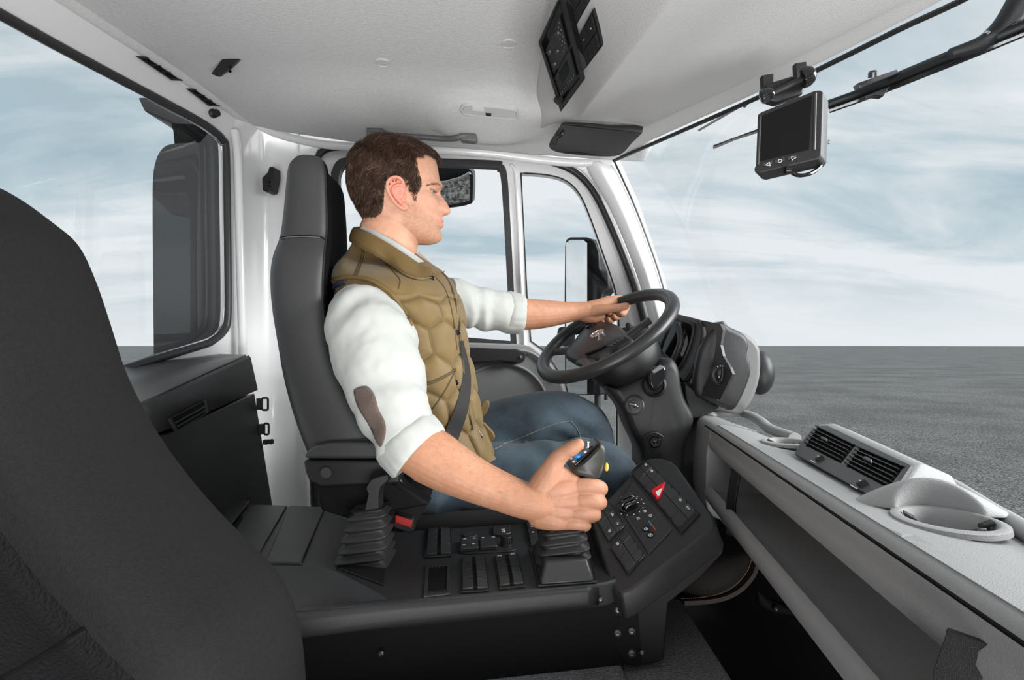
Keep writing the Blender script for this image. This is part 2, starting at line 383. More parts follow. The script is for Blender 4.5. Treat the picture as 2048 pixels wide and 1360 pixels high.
# the door itself
door = thing('door_1', None, None, doorP.at(900, 900)); tag(door, kind='structure')
win_o = [(662,1000),(655,800),(655,420),(660,345),(672,322),(700,314),(800,315),(985,321),(1003,327),(1013,345),(1020,430),(1027,560),(1034,690),(700,660)]
w1_out = cr2([(662,345),(674,322),(702,314),(800,315),(985,321),(1004,328),(1014,348),(1020,430),(1027,560),(1034,700)], 4)+[(900,686),(662,676)]
w1_in = cr2([(677,352),(685,334),(708,327),(800,328),(975,334),(994,338),(1001,352),(1007,430),(1014,560),(1021,682)], 4)+[(900,672),(677,664)]
w2 = cr2([(1042,346),(1095,350),(1133,362),(1160,390),(1182,440),(1205,505),(1224,560),(1236,610),(1238,700)], 4)+[(1234,800),(1234,960),(1165,960),(1152,850),(1130,762),(1091,703),(1062,682),(1054,590)]
d_out = [(x+(4 if x < 800 else -2), y+5) for x, y in sp]
m = MB(); m.plate([d_out, w1_out, w2], lambda x, y: doorP.at(x, y), V(0,.035,0)); m.build('door_frame', M['paint'], door, smooth=False)
m = MB(); m.plate([w1_out, w1_in], lambda x, y: doorP.at(x, y, .010), V(0,.03,0)); m.build('window_frame', M['seal'], door, smooth=False, bevel=.003)
m = MB(); m.prism([doorP.at(x, y, -.012) for x, y in w1_in], V(0,.004,0)); m.build('side_pane', M['glass'], door, smooth=False)
m = MB(); m.tube([doorP.at(x, y, .001) for x, y in w2], .0026, 8, closed=True); m.build('quarter_seal', M['rubber'], door)
m = MB(); m.prism([doorP.at(x, y, -.012) for x, y in w2], V(0,.004,0)); m.build('quarter_pane', M['glass'], door, smooth=False)
# raised divider between the panes
m = MB(); m.tube([doorP.at(x, y, .004) for x, y in cr2([(1021,330),(1030,345),(1036,430),(1042,560),(1049,690)], 4)], .006, 8); m.build('window_divider', M['paint'], door)
# grey inner panel, with its arc-shaped pressing, and the dark top ledge
pan = [(640,690),(900,684),(1040,688),(1062,693),(1092,716),(1118,750),(1135,800),(1150,870),(1160,960),(1160,1090),(640,1090)]
m = MB(); m.plate([pan], lambda x, y: doorP.at(x, y, .028), V(0,.04,0)); dp = m.build('inner_panel', M['doorp'], door, smooth=False, bevel=.006)
arc = cr([doorP.at(x, y, .034) for x, y in [(930,762),(950,744),(985,731),(1020,729),(1055,742),(1082,770),(1100,815),(1110,870)]], 6)
MB().tube(arc, .006, 8).build('pressed_arc', M['doorp'], door)
arc = cr([doorP.at(x, y, .036) for x, y in [(925,730),(960,716),(1000,706),(1050,702),(1085,722),(1112,762)]], 6)
MB().tube(arc, .005, 8).build('pressed_edge', M['doorp'], door)
led = [(925,694),(1035,699),(1053,706),(1049,722),(1040,727),(1000,722),(925,728)]
m = MB(); m.prism([doorP.at(x, y, .075) for x, y in led], V(0,.045,0)); l_ = m.build('armrest_ledge', M['blk2'], door, smooth=False, bevel=.004)
m = MB(); m.lathe([(.006,0),(.006,.004),(.003,.005)], doorP.at(1042,714,.075), (0,-1,0), 14); m.build('screw', M['steel'], l_)

# ------------------------------------------------------------------ A pillar
k = [
 [(1158,326),(1200,385),(1234,455),(1264,530),(1288,605),(1308,700),(1325,800),(1330,920)],
 [(1180,322),(1222,390),(1254,462),(1282,535),(1303,605),(1325,700),(1342,800),(1350,920)],
 [(1198,318),(1240,392),(1268,462),(1296,537),(1316,606),(1338,700),(1360,800),(1370,920)],
 [(1208,316),(1250,394),(1277,464),(1304,538),(1323,607),(1346,700),(1370,800),(1385,920)],
 [(1226,319),(1262,397),(1290,468),(1316,542),(1334,608),(1360,700),(1388,800),(1405,920)]]
dep = [1.905, 1.86, 1.85, 1.885, 1.90]
rows = [[P(x, y, dep[i]) for x, y in c] for i, c in enumerate(k)]
m = MB().grid(rows)
tag(m.build('wall_windscreen_post', M['paint'], solid=.012, sub=3, off=1), kind='structure')
m = MB().tube([P(x, y, 1.893) for x, y in cr2([(a+1, b) for a, b in k[4]], 5)], .0035, 8)
tag(m.build('trim_6', M['rubber']), kind='structure')

# ------------------------------------------------------------------ overhead console / moulded header
S = [
 [PZ(1066,268,.665),PZ(1088,252,.655),PZ(1150,247,.625),PZ(1215,253,.622),PZ(1279,259,.63),PZ(1225,319,.63)],
 [PZ(1064,235,.715),PZ(1088,215,.69),PZ(1168,222,.605),PZ(1240,226,.612),PZ(1325,238,.628),PZ(1300,286,.63)],
 [PZ(1066,190,.725),PZ(1085,165,.70),PZ(1200,182,.59),PZ(1290,190,.60),PZ(1400,205,.625),PZ(1400,242,.63)],
 [PZ(1078,120,.73),PZ(1098,105,.70),PZ(1236,138,.587),PZ(1340,148,.60),PZ(1480,170,.622),PZ(1506,195,.63)],
 [PZ(1088,60,.73),PZ(1110,40,.70),PZ(1276,88,.585),PZ(1395,105,.60),PZ(1560,134,.62),PZ(1622,141,.63)],
 [PZ(1105,-60,.73),PZ(1125,-90,.70),PZ(1345,0,.58),PZ(1500,30,.60),PZ(1720,55,.615),PZ(1790,57,.63)],
 [PZ(1150,-300,.73),PZ(1170,-350,.7),PZ(1500,-200,.58),PZ(1750,-120,.60),PZ(1950,-60,.615),PZ(2000,-50,.63)],
 [V(-.02,.5,.73),V(.06,.48,.7),V(.32,.45,.58),V(.52,.45,.60),V(.8,.6,.615),V(.86,.6,.63)],
 [V(-.02,.1,.73),V(.06,.1,.7),V(.32,.1,.58),V(.52,.1,.60),V(.8,.1,.615),V(.86,.1,.63)]]
S2 = []
for i_, s in enumerate(S):
    k_ = 0 if i_ == 0 else 1
    a = s[1]*.5+s[2]*.5+V(.012*k_,0,.006*k_)          # hollow rear face
    e1 = s[2]*.93+s[1]*.07; e2 = s[2]*.93+s[3]*.07
    d1 = s[2]*.5+s[3]*.5+V(0,0,.004*k_)
    d3 = s[3]+V(0,0,.016*k_); d4 = s[3]*.45+s[4]*.55+V(0,0,-.010*k_)
    f1 = s[4]+V(-.004,0,-.010*k_); f2 = s[4]*.93+s[5]*.07+V(.0,0,.020*k_); f3 = s[4]*.35+s[5]*.65+V(0,0,.010*k_)
    S2.append([s[0], s[1], a, e1, s[2]+V(0,0,-.004*k_), e2, d1, d3, d4, f1, f2, f3, s[5]])
m = MB().grid(S2)
oc = m.build('overhead_console', M['liner2'], solid=.02, sub=3, off=1)
tag(oc, 'light grey moulded overhead console running across the cab above the windscreen', 'overhead console')
# black ceramic edge of the windscreen along the header
hp = [s[5]+V(.004,0,-.004) for s in S]
m = MB().tube(cr(hp, 6), .006, 8)
tag(m.build('trim_7', M['rubber']), kind='structure')

# ------------------------------------------------------------------ windscreen glass
top = [P(1225,321,1.91)]+[s[5]+V(.012,0,-.002) for s in S[1:]]
bot = [P(1432,930,1.93), V(.78,1.62,-.34), V(.84,1.48,-.34), V(.88,1.34,-.34), V(.92,1.2,-.34), V(.96,1.05,-.34), V(1.0,.85,-.34), V(1.03,.5,-.34), V(1.05,.1,-.34)]
rows = [[t*(1-v)+b*v for v in (0,.33,.66,1)] for t, b in zip(top, bot)]
m = MB().grid(rows); tag(m.build('window_2', M['glass'], solid=.004, off=0, angle=90), kind='structure')

# ------------------------------------------------------------------ floor
m = MB(); m.prism([V(-1.15,.1,-.80),V(.62,.1,-.80),V(.62,1.9,-.80),V(-1.0,1.9,-.80)], V(0,0,-.03))
tag(m.build('floor', M['mat2'], smooth=False), kind='structure')
# cab body below the dash and firewall
m = MB(); m.prism([V(.62,.05,-.80),V(.70,.05,-.34),V(.62,1.2,-.34),V(.61,1.9,-.30),V(.60,1.9,-.80)], V(.03,0,0))
tag(m.build('wall_front', M['mat2'], smooth=False), kind='structure')
m = MB(); m.ngon_prism([P(1335,790,1.62), P(1350,722,1.62), P(1400,722,1.62), P(1430,790,1.62), P(1440,1200,1.62), P(1335,1200,1.62)], V(0,.02,0))
tag(m.build('trim_8', M['dark'], smooth=False), kind='structure')
m = MB(); m.prism([V(.50,1.93,-.83),V(.50,1.93,-.42),V(-.25,1.93,-.47),V(-.95,1.93,-.47),V(-.95,1.93,-.83)], V(0,.03,0))
tag(m.build('wall_door_sill', M['paint'], smooth=False), kind='structure')
# ================================================================== centre console
CT = Plane(V(0,0,-.40), V(0,0,1))
con = thing('centre_console', 'long black centre console full of switches between the two seats', 'console', V(0,.95,-.53))
def ct(x, y, h=0): return CT.at(x, y, h)
topo = [(466,1008),(560,1010),(660,1020),(720,1048),(800,1062),(1046,1046),(1178,1030),(1240,1158),(1213,1166),(780,1206),(712,1166),(668,1146),(640,1140),(530,1137)]
m = MB(); m.ngon_prism([ct(x, y) for x, y in topo], V(0,0,-.042)); m.build('body', M['blk3'], con, bevel=.006, seg=3, smooth=True)
# near lip (rolled edge) and the scoop beside the storage platform
lipT = [(560,1229),(600,1226),(690,1216),(780,1206),(1000,1186),(1206,1167)]
m = MB(); rows = []
for x, y in lipT:
    a = ct(x, y); 
    if x < 700: a = a*(.985)
    rows.append([a+V(0,.02,.0), a+V(0,.004,-.001), a+V(0,-.004,-.006), a+V(0,-.006,-.014), a+V(0,-.006,-.034), a+V(0,-.002,-.038), a+V(0,.02,-.038)])
m.grid([list(r) for r in rows]); m.build('near_lip', M['blk3'], con, sub=1, solid=.004)
m = MB()
A = [ct(525,1134),ct(640,1138),ct(668,1144),ct(712,1165),ct(785,1204)]; B = [ct(560,1229)*.985,ct(600,1226)*.985,ct(640,1222)*.985,ct(690,1216)*.985,ct(785,1206)]
rows = []
for a, b in zip(A, B): rows.append([a+V(0,.004,.002), a+V(0,-.006,-.006), a*.55+b*.45+V(0,.0,-.022), a*.25+b*.75+V(0,0,-.016), b+V(0,.004,-.002)])
m.grid(rows); m.build('scoop', M['blk3'], con, sub=2, solid=.004)
# side skirt below the lip
skirt = [ct(540,1262)*.99+V(0,.004,0), ct(1222,1206)*1.0+V(0,.004,0)]
a = P(560,1262,.838); b = P(1232,1206,.932); m = MB()
zf = -.545
m.prism([a, b, V(b.x+.03,b.y+.008,zf), V(a.x-.03,a.y-.006,zf)], V(0,.03,0)); m.build('side_skirt', M['dark'], con, smooth=False, bevel=.002)
def bolt(x, y, d, r, parent, nm='bolt'):
    c = P(x, y, d); ax = V(0,-1,.05)
    return MB().lathe([(r,0),(r,r*.25),(r*.75,r*.55),(r*.5,r*.6),(r*.45,r*.35),(0,r*.3)], c, ax, 16).build(nm, M['steel2'], parent)
M['steel2'] = mat('dark_steel', (.10,.10,.105), .35, .8)
# foot bracket with four big bolts
fb = MB(); D_ = .934
pl = [P(1228,1207,D_),P(1262,1200,D_),P(1276,1216,D_),P(1284,1330,D_),P(1272,1336,D_),P(1246,1322,D_),P(1228,1292,D_)]
fb.prism(pl, V(0,.012,0)); fbo = fb.build('foot_bracket', M['dark'], con, smooth=False, bevel=.0015)
for x, y in ((1236,1220),(1235,1266),(1263,1262),(1263,1307)): bolt(x, y, D_, .0078, fbo)
for x, y, d in ((1201,1199,.918),(833,1233,.868),(762,1307,.855),(1284,1305,.930)): bolt(x, y, d, .0048, con, 'screw')
# platform lids on the left
def ctquad(pts, h0, h1, name, mt, par, bev=.002, plane=CT, seg=2):
    m = MB(); lo = [plane.at(x, y, h0) for x, y in pts]; m.ngon_prism(lo, plane.n*(h1-h0)); return m.build(name, mt, par, bevel=bev, seg=seg)
ctquad([(503,1014),(574,1016),(520,1110),(455,1090)], -.002, .0045, 'storage_lid', M['blk3'], con)
ctquad([(579,1016),(650,1019),(603,1132),(530,1131)], -.002, .0045, 'storage_lid', M['blk3'], con)
ctquad([(466,1008),(500,1010),(494,1018),(440,1090),(420,1090)], -.002, .010, 'side_rail', M['blk'], con)
# ---- rocker banks
def bank(c, rows_, cols, name, plane, h=.011, glyphs=(), gap=.16, mtl='blk3', skip=()):
    c3 = [plane.at(x, y, 0) for x, y in c]; n = plane.n
    b = MB(); b.ngon_prism([p+n*.0005 for p in [quad_uv(c3, u, v) for u, v in ((-.06,-.04),(1.06,-.04),(1.06,1.04),(-.06,1.04))]], n*.0035)
    par = b.build(name, M['gloss'], con, bevel=.0012)
    cen = MB(); cen.ngon_prism([quad_uv(c3, u, v)+n*.002 for u, v in ((.5-gap*.62,.02),(.5+gap*.62,.02),(.5+gap*.62,.98),(.5-gap*.62,.98))], n*(h*.45)); cen.build('dark_divider', M['dark'], par)
    for j in range(cols):
        u0 = j/cols; u1 = (j+1)/cols
        if cols == 2: u0, u1 = ((0,.5-gap/2),(.5+gap/2,1))[j]
        for i in range(rows_):
            if (i, j) in skip: continue
            v0 = i/rows_+.012; v1 = (i+1)/rows_-.012
            q = [quad_uv(c3, u, v) for u, v in ((u0,v0),(u1,v0),(u1,v1),(u0,v1))]
            outer = h*(.62 if i in (0, rows_-1) else .9)
            # rockers crown towards the divider
            mm = MB(); hi = [h*(.75 if j == 0 else 1), h*(1 if j == 0 else .75), h*(1 if j == 0 else .75), h*(.75 if j == 0 else 1)]
            if i == 0: hi[0] *= .7; hi[1] *= .7
            if i == rows_-1: hi[2] *= .7; hi[3] *= .7
            lo = [p+n*.002 for p in q]; up = [p+n*hh for p, hh in zip(q, hi)]
            mm.add(lo+up, [(3,2,1,0),(4,5,6,7),(0,1,5,4),(1,2,6,5),(2,3,7,6),(3,0,4,7)])
            r_ = mm.build('rocker_switch', M['rock'], par, bevel=.0009, seg=2)
    ax = (c3[1]-c3[0]).normalized(); ay = (c3[3]-c3[0]).normalized()
    for (gu, gv, kind) in glyphs:
        g = MB(); o = quad_uv(c3, gu, gv)+n*(h*1.06); glyph(g, o, ax, ay, n, kind); g.build('symbol', M['white'], par, smooth=False)
    return par
M['rock'] = mat('rocker_plastic', (.026,.026,.027), .38, bump=.1, bscale=1500)
def glyph(g, o, ax, ay, n, kind, s=.0055):
    def bar(x0, y0, x1, y1, w=.13):
        a = o+ax*(x0*s)+ay*(y0*s); b = o+ax*(x1*s)+ay*(y1*s); t = (b-a).normalized(); q = n.cross(t)*(w*s/2)
        g.prism([a-q, b-q, b+q, a+q], n*.0003)
    if kind == 'lamp':
        for y in (-.35,0,.35): bar(-.9,y,-.3,y)
        bar(-.1,-.5,-.1,.5); bar(-.1,-.5,.4,-.3); bar(.4,-.3,.4,.3); bar(.4,.3,-.1,.5)
    elif kind == 'ring':
        for k in range(8): a, b = math.pi*k/4, math.pi*(k+1)/4; bar(.55*math.cos(a), .55*math.sin(a), .55*math.cos(b), .55*math.sin(b))
        bar(-.25,0,.25,0)
    elif kind == 'ringp':
        for k in range(8): a, b = math.pi*k/4, math.pi*(k+1)/4; bar(.6*math.cos(a), .6*math.sin(a), .6*math.cos(b), .6*math.sin(b))
        bar(-.3,0,.3,0); bar(0,-.3,0,.3)
    elif kind == 'car':
        bar(-.7,.25,.7,.25); bar(-.7,.25,-.7,-.1); bar(.7,.25,.7,-.1); bar(-.7,-.1,.7,-.1); bar(-.4,-.1,-.2,-.5); bar(-.2,-.5,.3,-.5); bar(.3,-.5,.45,-.1)
    elif kind == 'axle':
        bar(-.7,0,.7,0); bar(0,-.6,0,.6); bar(-.7,-.3,-.7,.3,.25); bar(.7,-.3,.7,.3,.25)
    elif kind == 'beam':
        bar(-.6,-.5,-.6,.5); bar(-.3,-.4,.5,-.4); bar(-.3,0,.5,0); bar(-.3,.4,.5,.4)
    elif kind == 'wip':
        bar(-.6,.4,.2,-.6); bar(-.1,.3,.6,.3); bar(.5,.3,.5,-.3)
    elif kind == 'box':
        bar(-.5,-.4,.5,-.4); bar(.5,-.4,.5,.4); bar(.5,.4,-.5,.4); bar(-.5,.4,-.5,-.4); bar(0,-.2,0,.2)
bank([(857,1062),(899,1060),(901,1112),(853,1115)], 4, 2, 'switch_bank', CT)
bank([(925,1121),(968,1118),(976,1182),(925,1185)], 4, 2, 'switch_bank', CT)
bank([(990,1117),(1034,1113),(1047,1173),(1000,1178)], 4, 2, 'switch_bank', CT, glyphs=[(.2,.14,'lamp'),(.8,.12,'lamp')])
# small icon switches beside the right-hand lever
bank([(1052,1048),(1068,1047),(1078,1094),(1062,1096)], 4, 1, 'switch_bank', CT, gap=0, glyphs=[(.5,.15,'ring'),(.5,.38,'ring'),(.5,.62,'ring')])
bank([(1078,1046),(1094,1045),(1102,1078),(1086,1080)], 3, 1, 'switch_bank', CT, gap=0, glyphs=[(.5,.18,'ring'),(.5,.52,'box')])
# vent slot
c = [(851,1133),(901,1128),(900,1190),(847,1196)]
m = MB(); c3 = [ct(x, y) for x, y in c]; nU = V(0,0,1)
q = [quad_uv(c3, u, v) for u, v in ((0,0),(1,0),(1,1),(0,1))]; qi = [quad_uv(c3, u, v) for u, v in ((.14,.08),(.86,.08),(.86,.92),(.14,.92))]
for i in range(4):
    j = (i+1) % 4; m.ngon_prism([q[i], q[j], qi[j], qi[i]], nU*.003)
fr = m.build('slot_vent', M['blk3'], con, bevel=.0008)
m = MB(); m.ngon_prism([p+nU*.0006 for p in qi], nU*.0004); m.build('dark_opening', M['dark'], fr, smooth=False)
for kx in range(8):
    u0 = .16+kx*.092
    for (va, vb) in ((.08,.12),(.88,.92)): m = MB(); m.ngon_prism([quad_uv(c3, u0, va)+nU*.001, quad_uv(c3, u0+.05, va)+nU*.001, quad_uv(c3, u0+.05, vb)+nU*.001, quad_uv(c3, u0, vb)+nU*.001], nU*.002); m.build('tooth', M['blk3'], fr, smooth=False)
# blank cap, knob, auxiliary socket flap, mirror control
ca = ct(940,1072); MB().lathe([(.0165,0),(.0165,.002),(.0145,.004),(0,.005)], ca, (0,0,1), 28).build('blank_cap', M['rock'], con)
pl = [quad_uv([ct(917,1082),ct(1030,1076),ct(1036,1104),ct(915,1110)], u, v) for u, v in rr2(0, 0, 1, 1, .22, 5)]
m = MB(); m.prism(pl, V(0,0,.0025)); mc = m.build('mirror_control', M['blk3'], con, bevel=.001)
for qd, gl in (([(921,1084),(955,1081),(957,1103),(920,1106)], ('car','car')), ([(959,1081),(991,1079),(995,1100),(960,1103)], ())):
    m = MB(); b3 = [ct(x, y, .002) for x, y in qd]; m.ngon_prism(b3, V(0,0,.009)); m.build('rocker_switch', M['rock'], mc, bevel=.002)
    if gl:
        for u, v in ((.25,.2),(.8,.2),(.22,.75),(.75,.72)): g = MB(); glyph(g, quad_uv([p+V(0,0,.0095) for p in b3], u, v), V(1,0,0), V(0,-1,0), V(0,0,1), 'car', .0042); g.build('symbol', M['white'], mc, smooth=False)
    else:
        for u in (.2,.85): g = MB(); glyph(g, quad_uv([p+V(0,0,.0095) for p in b3], u, .2), V(1,0,0), V(0,-1,0), V(0,0,1), 'car', .0042); g.build('symbol', M['white'], mc, smooth=False)
kn = ct(1013,1092); prof = [(.0125,0),(.0125,.004),(.011,.006),(.011,.018),(.0095,.0205),(0,.021)]
m = MB(); m.lathe(prof, kn, (0,0,1), 28)
for k in range(14): a = 2*math.pi*k/14; m.box(kn+V(.0112*math.cos(a), .0112*math.sin(a), .012), .0012,.0012,.012)
m.build('mirror_knob', M['blk'], mc)
m = MB(); m.ngon_prism([ct(x, y, 0) for x, y in ((985,1057),(1021,1055),(1023,1070),(1010,1074),(986,1073))], V(0,0,.006)); ax_ = m.build('socket_flap', M['rock'], con, bevel=.0018)
def text3(s, o, ax, ay, n, size, parent, mt, name='lettering'):
    cu = bpy.data.curves.new('t', 'FONT'); cu.body = s; cu.size = size; cu.align_x = 'CENTER'; cu.align_y = 'CENTER'; cu.extrude = .0002
    t = bpy.data.objects.new('t', cu); COL.objects.link(t); R = Matrix((ax.normalized(), ay.normalized(), n.normalized())).transposed().to_4x4(); R.translation = o
    dg = bpy.context.evaluated_depsgraph_get(); bpy.context.view_layer.update(); me = bpy.data.meshes.new_from_object(t.evaluated_get(dg)); me.transform(R)
    bpy.data.objects.remove(t); ob = bpy.data.objects.new(name, me); me.materials.clear(); me.materials.append(mt); COL.objects.link(ob); setpar(ob, parent); return ob
text3('AUX', ct(1007,1061,.0066), V(-.1,1,0), V(-1,-.1,0), V(0,0,1), .011, ax_, M['white'])

# ---- angled switch panel at the front of the console
AP = plane3(P(1230,1170,.93), P(1420,1050,1.00), P(1305,918,1.22))
apo = [(1186,1040),(1198,1018),(1290,922),(1300,917),(1318,916),(1340,922),(1352,932),(1420,1028),(1426,1044),(1420,1060),(1330,1128),(1262,1178),(1245,1184),(1222,1168)]
m = MB(); n0 = [AP.at(x, y) for x, y in apo]
lower = [p+V(.012,.0,-.012)-AP.n*.03 for p in n0]
m.rings([[p-AP.n*.004 if i else p for p in n0] for i in (0,)]+[lower]) if False else None
m.rings([n0, [p+(p-sum(n0, V(0,0,0))/len(n0)).normalized()*.006-AP.n*.007 for p in n0], [p+(p-sum(n0, V(0,0,0))/len(n0)).normalized()*.012-AP.n*.05 for p in n0]])
ang = m.build('angled_panel', M['blk3'], con, smooth=True, angle=30, bevel=.003)
# leg of the console below the angled panel
leg = [P(1226,1168,.938),P(1262,1180,.936),P(1330,1130,.945),P(1424,1062,1.0),P(1450,1085,1.03),P(1447,1108,1.03),P(1400,1160,.99),P(1338,1208,.95),P(1330,1318,.945),P(1324,1326,.944),P(1272,1336,.944),P(1232,1300,.94)]
m = MB(); fr_ = [p+V(0,.003,-.001) for p in leg]; bk = [p+V(.02,.16,.01) for p in leg]
m.ngon_prism(fr_, V(.015,.16,.03)); m.build('console_leg', M['blk'], con, bevel=.008, seg=3)
bolt(1362,1123,.965,.005, con, 'screw')
def ap(x, y, h=0): return AP.at(x, y, h)
bank([(1293,925),(1393,1024),(1358,1060),(1267,951)][0:1]+[(1393,1024),(1358,1060),(1267,951)], 2, 7, 'long_switch_bank', AP, h=.007, gap=0, glyphs=[(.06,.2,'beam'),(.2,.2,'lamp'),(.78,.2,'ring'),(.92,.2,'axle')]) if True else None
bank([(1221,1011),(1247,1053),(1217,1082),(1192,1039)], 2, 3, 'small_switch_bank', AP, h=.007, gap=0, glyphs=[(.45,.22,'car'),(.85,.22,'wip'),(.85,.75,'ring')])
bank([(1254,1064),(1288,1111),(1256,1148),(1224,1099)], 2, 4, 'lower_switch_bank', AP, h=.007, gap=0, glyphs=[(.12,.7,'box')])
# long black channels between lever and panel
for q in ([(1172,1052),(1180,1046),(1236,1150),(1228,1156)],):
    ctquad(q, .0005, .0015, 'dark_channel', M['dark'], con, bev=.0003)
# climate panel
cl = [(1267,965),(1345,1060),(1298,1110),(1236,1012)]
c3 = [ap(x, y) for x, y in cl]; m = MB(); m.ngon_prism([p+AP.n*.0003 for p in c3], AP.n*.003); clo = m.build('climate_panel', M['rock'], con, bevel=.001)
m = MB(); ins = [quad_uv(c3, u, v)+AP.n*.003 for u, v in ((.06,.08),(.70,.06),(.70,.90),(.06,.92))]
m.ngon_prism(ins, AP.n*.0008); m.build('inset', M['blk2'], clo, bevel=.0004)
kc = ap(1259,1011,.004); AU = (c3[1]-c3[0]).normalized(); AV = AP.n.cross(AU)
m = MB(); m.lathe([(.023,0),(.023,.002),(.020,.003),(0,.003)], kc, AP.n, 30); kb = m.build('climate_knob', M['gloss'], clo)
for k in (-1, 0, 1):
    a = kc+AP.n*.008+AU*(k*.0115); w = .016 if k == 0 else .013
    MB().tube([a-AV*w, a-AV*w*.6+AP.n*.004, a+AV*w*.6+AP.n*.004, a+AV*w], .0045, 10, flat=.9).build('knob_rib', M['gloss'], kb)
    MB().tube([a-AV*w*.9+AP.n*.0085, a+AV*w*.9+AP.n*.0085], .0006, 6).build('rib_line', M['chrome'], kb)
m = MB()
for k in range(11):
    a = math.radians(-60+k*26); o = kc+AU*(.028*math.cos(a))+AV*(.028*math.sin(a)); m.lathe([(.0011,0),(.0011,.0006),(0,.0007)], o, AP.n, 8)
glyph(m, ap(1290,1022,.0042), AU, AV, AP.n, 'box'); glyph(m, ap(1301,1031,.0042), AU, AV, AP.n, 'ring'); glyph(m, ap(1277,1037,.0042), AU, AV, AP.n, 'beam')
m.build('symbols', M['white'], clo, smooth=False)
for x, y, kd in ((1292,1058,'ring'),(1301,1070,'ringp')):
    b = MB().lathe([(.0075,0),(.0075,.002),(0,.0025)], ap(x, y, .003), AP.n, 20).build('round_button', M['gloss'], clo); g = MB(); glyph(g, ap(x, y, .0058), AU, AV, AP.n, kd, .006); g.build('symbols', M['white'], b, smooth=False)
m = MB(); m.ngon_prism([ap(x, y, .004) for x, y in ((1296,1042),(1298,1041),(1305,1051),(1303,1053))], AP.n*.0008); m.build('blue_scale', mat('blue_print', (.08,.16,.30), .5), clo, smooth=False)
m = MB(); m.ngon_prism([ap(x, y, .004) for x, y in ((1304,1052),(1306,1051),(1312,1060),(1310,1062))], AP.n*.0008); m.build('red_scale', mat('red_print', (.45,.03,.03), .5), clo, smooth=False)
# hazard switch: red triangle with white one
hz = [ap(1331,968,.006), ap(1304,985,.006), ap(1305,991,.006), ap(1314,1000,.006), ap(1320,998,.006)]
hz = [(1331,969),(1326,983),(1320,998),(1314,1000),(1305,991),(1304,986),(1317,977)]
m = MB(); m.prism([ap(x, y, .005) for x, y in hz], AP.n*.008); h_ = m.build('hazard_switch', M['red'], con, bevel=.001)
m = MB(); m.prism([ap(x, y, .0132) for x, y in ((1324,976),(1311,984),(1315,992),(1319,991))], AP.n*.0004); m.build('white_triangle', M['white'], h_, smooth=False)

# ================================================================== gear levers
def boot(cx, cy, d, zs, ws, ds, lean, name_par, mtl=None):
    # rubber bellows: stacked rounded rectangles
    prof = []; c0 = P(cx, cy, d)
    n = len(zs); rs = []
    for i in range(n-1):
        for t in (0, .12, .38, .5, .62, .88):
            z = zs[i]*(1-t)+zs[i+1]*t; w = ws[i]*(1-t)+ws[i+1]*t; dp = ds[i]*(1-t)+ds[i+1]*t
            f = 1 if t in (0,) else (1.0 if t in (.12, .88) else .80)
            if t == 0: f = 1.03
            ox, oy = lean[0]*(z-zs[0]), lean[1]*(z-zs[0])
            rs.append([V(c0.x+ox+x*w*f, c0.y+oy+y*dp*f, z+ (x*.12*w)) for x, y in rr2(-.5,-.5,.5,.5,.16,3)])
    return rs
lev = thing('gear_lever', 'black gear lever with angled head rising from a ribbed rubber boot beside the armrest', 'gear lever', V(-.27,1.03,-.40))
zs = [-.405,-.388,-.371,-.352,-.333,-.314,-.300]; ws = [.100,.096,.090,.084,.078,.072,.062]; ds = [.10,.095,.088,.082,.076,.070,.060]
m = MB(); rs = boot(730,1122,1.03, zs, ws, ds, (.10,.0), lev); m.rings(rs); m.build('rubber_boot', M['bootm'] if 'bootm' in M else M['blk2'], lev, angle=75)
m = MB(); m.ngon_prism([ct(x, y, .0005) for x, y in ((682,1110),(772,1140),(768,1172),(676,1138))], V(0,0,.002)); m.build('boot_frame', M['blk'], lev, bevel=.001)
D_ = 1.000
m = MB(); m.ngon_prism([P(x, y, D_) for x, y in ((722,1040),(726,1027),(760,1027),(764,1040))], V(0,.035,0)); m.build('collar', M['blk2'], lev, bevel=.003)
shaft = [(727,1030),(737,988),(733,980),(733,974),(741,961),(748,957),(770,950),(776,950),(776,960),(761,974),(757,986),(756,1000),(757,1030)]
m = MB(); m.prism([P(x, y, D_+.004) for x, y in shaft], V(.004,.026,0)); m.build('shaft', M['blk2'], lev, bevel=.003, seg=2)

js = thing('shift_joystick', 'black multifunction shift joystick with blue button held in the right hand', 'joystick', V(.09,.97,-.40))
# trapezoid skirt
b0 = [ct(x, y, .001) for x, y in ((1058,1100),(1178,1090),(1196,1166),(1076,1175))]; b1 = [ct(x, y, .006) for x, y in ((1062,1104),(1174,1094),(1190,1163),(1080,1171))]
m = MB(); m.ngon_prism(b0, V(0,0,.004)); m.build('base_frame', M['blk'], js, bevel=.0015)
cc = sum(b1, V(0,0,0))/4; b2 = [cc+(p-cc)*.78+V(0,.008,.030) for p in b1]
m = MB(); m.rings([b1, b2]); m.build('skirt', M['rock'], js, bevel=.004)
zs = [-.372,-.358,-.342,-.326,-.312]; ws = [.094,.090,.082,.074,.066]; ds = [.085,.08,.075,.068,.06]
m = MB(); rs = boot(1124,1112,.985, zs, ws, ds, (.03,.02), js); m.rings(rs); m.build('rubber_boot', M['blk2'], js, angle=75)
gp = cr([P(1128,1066,.975), P(1140,1040,.985), P(1155,1010,.992), P(1166,975,.995), P(1174,948,.995)], 5)
m = MB(); m.tube(gp, [.016+.002*math.sin(i) for i in range(len(gp))], 14); m.build('grip', M['blk'], js)
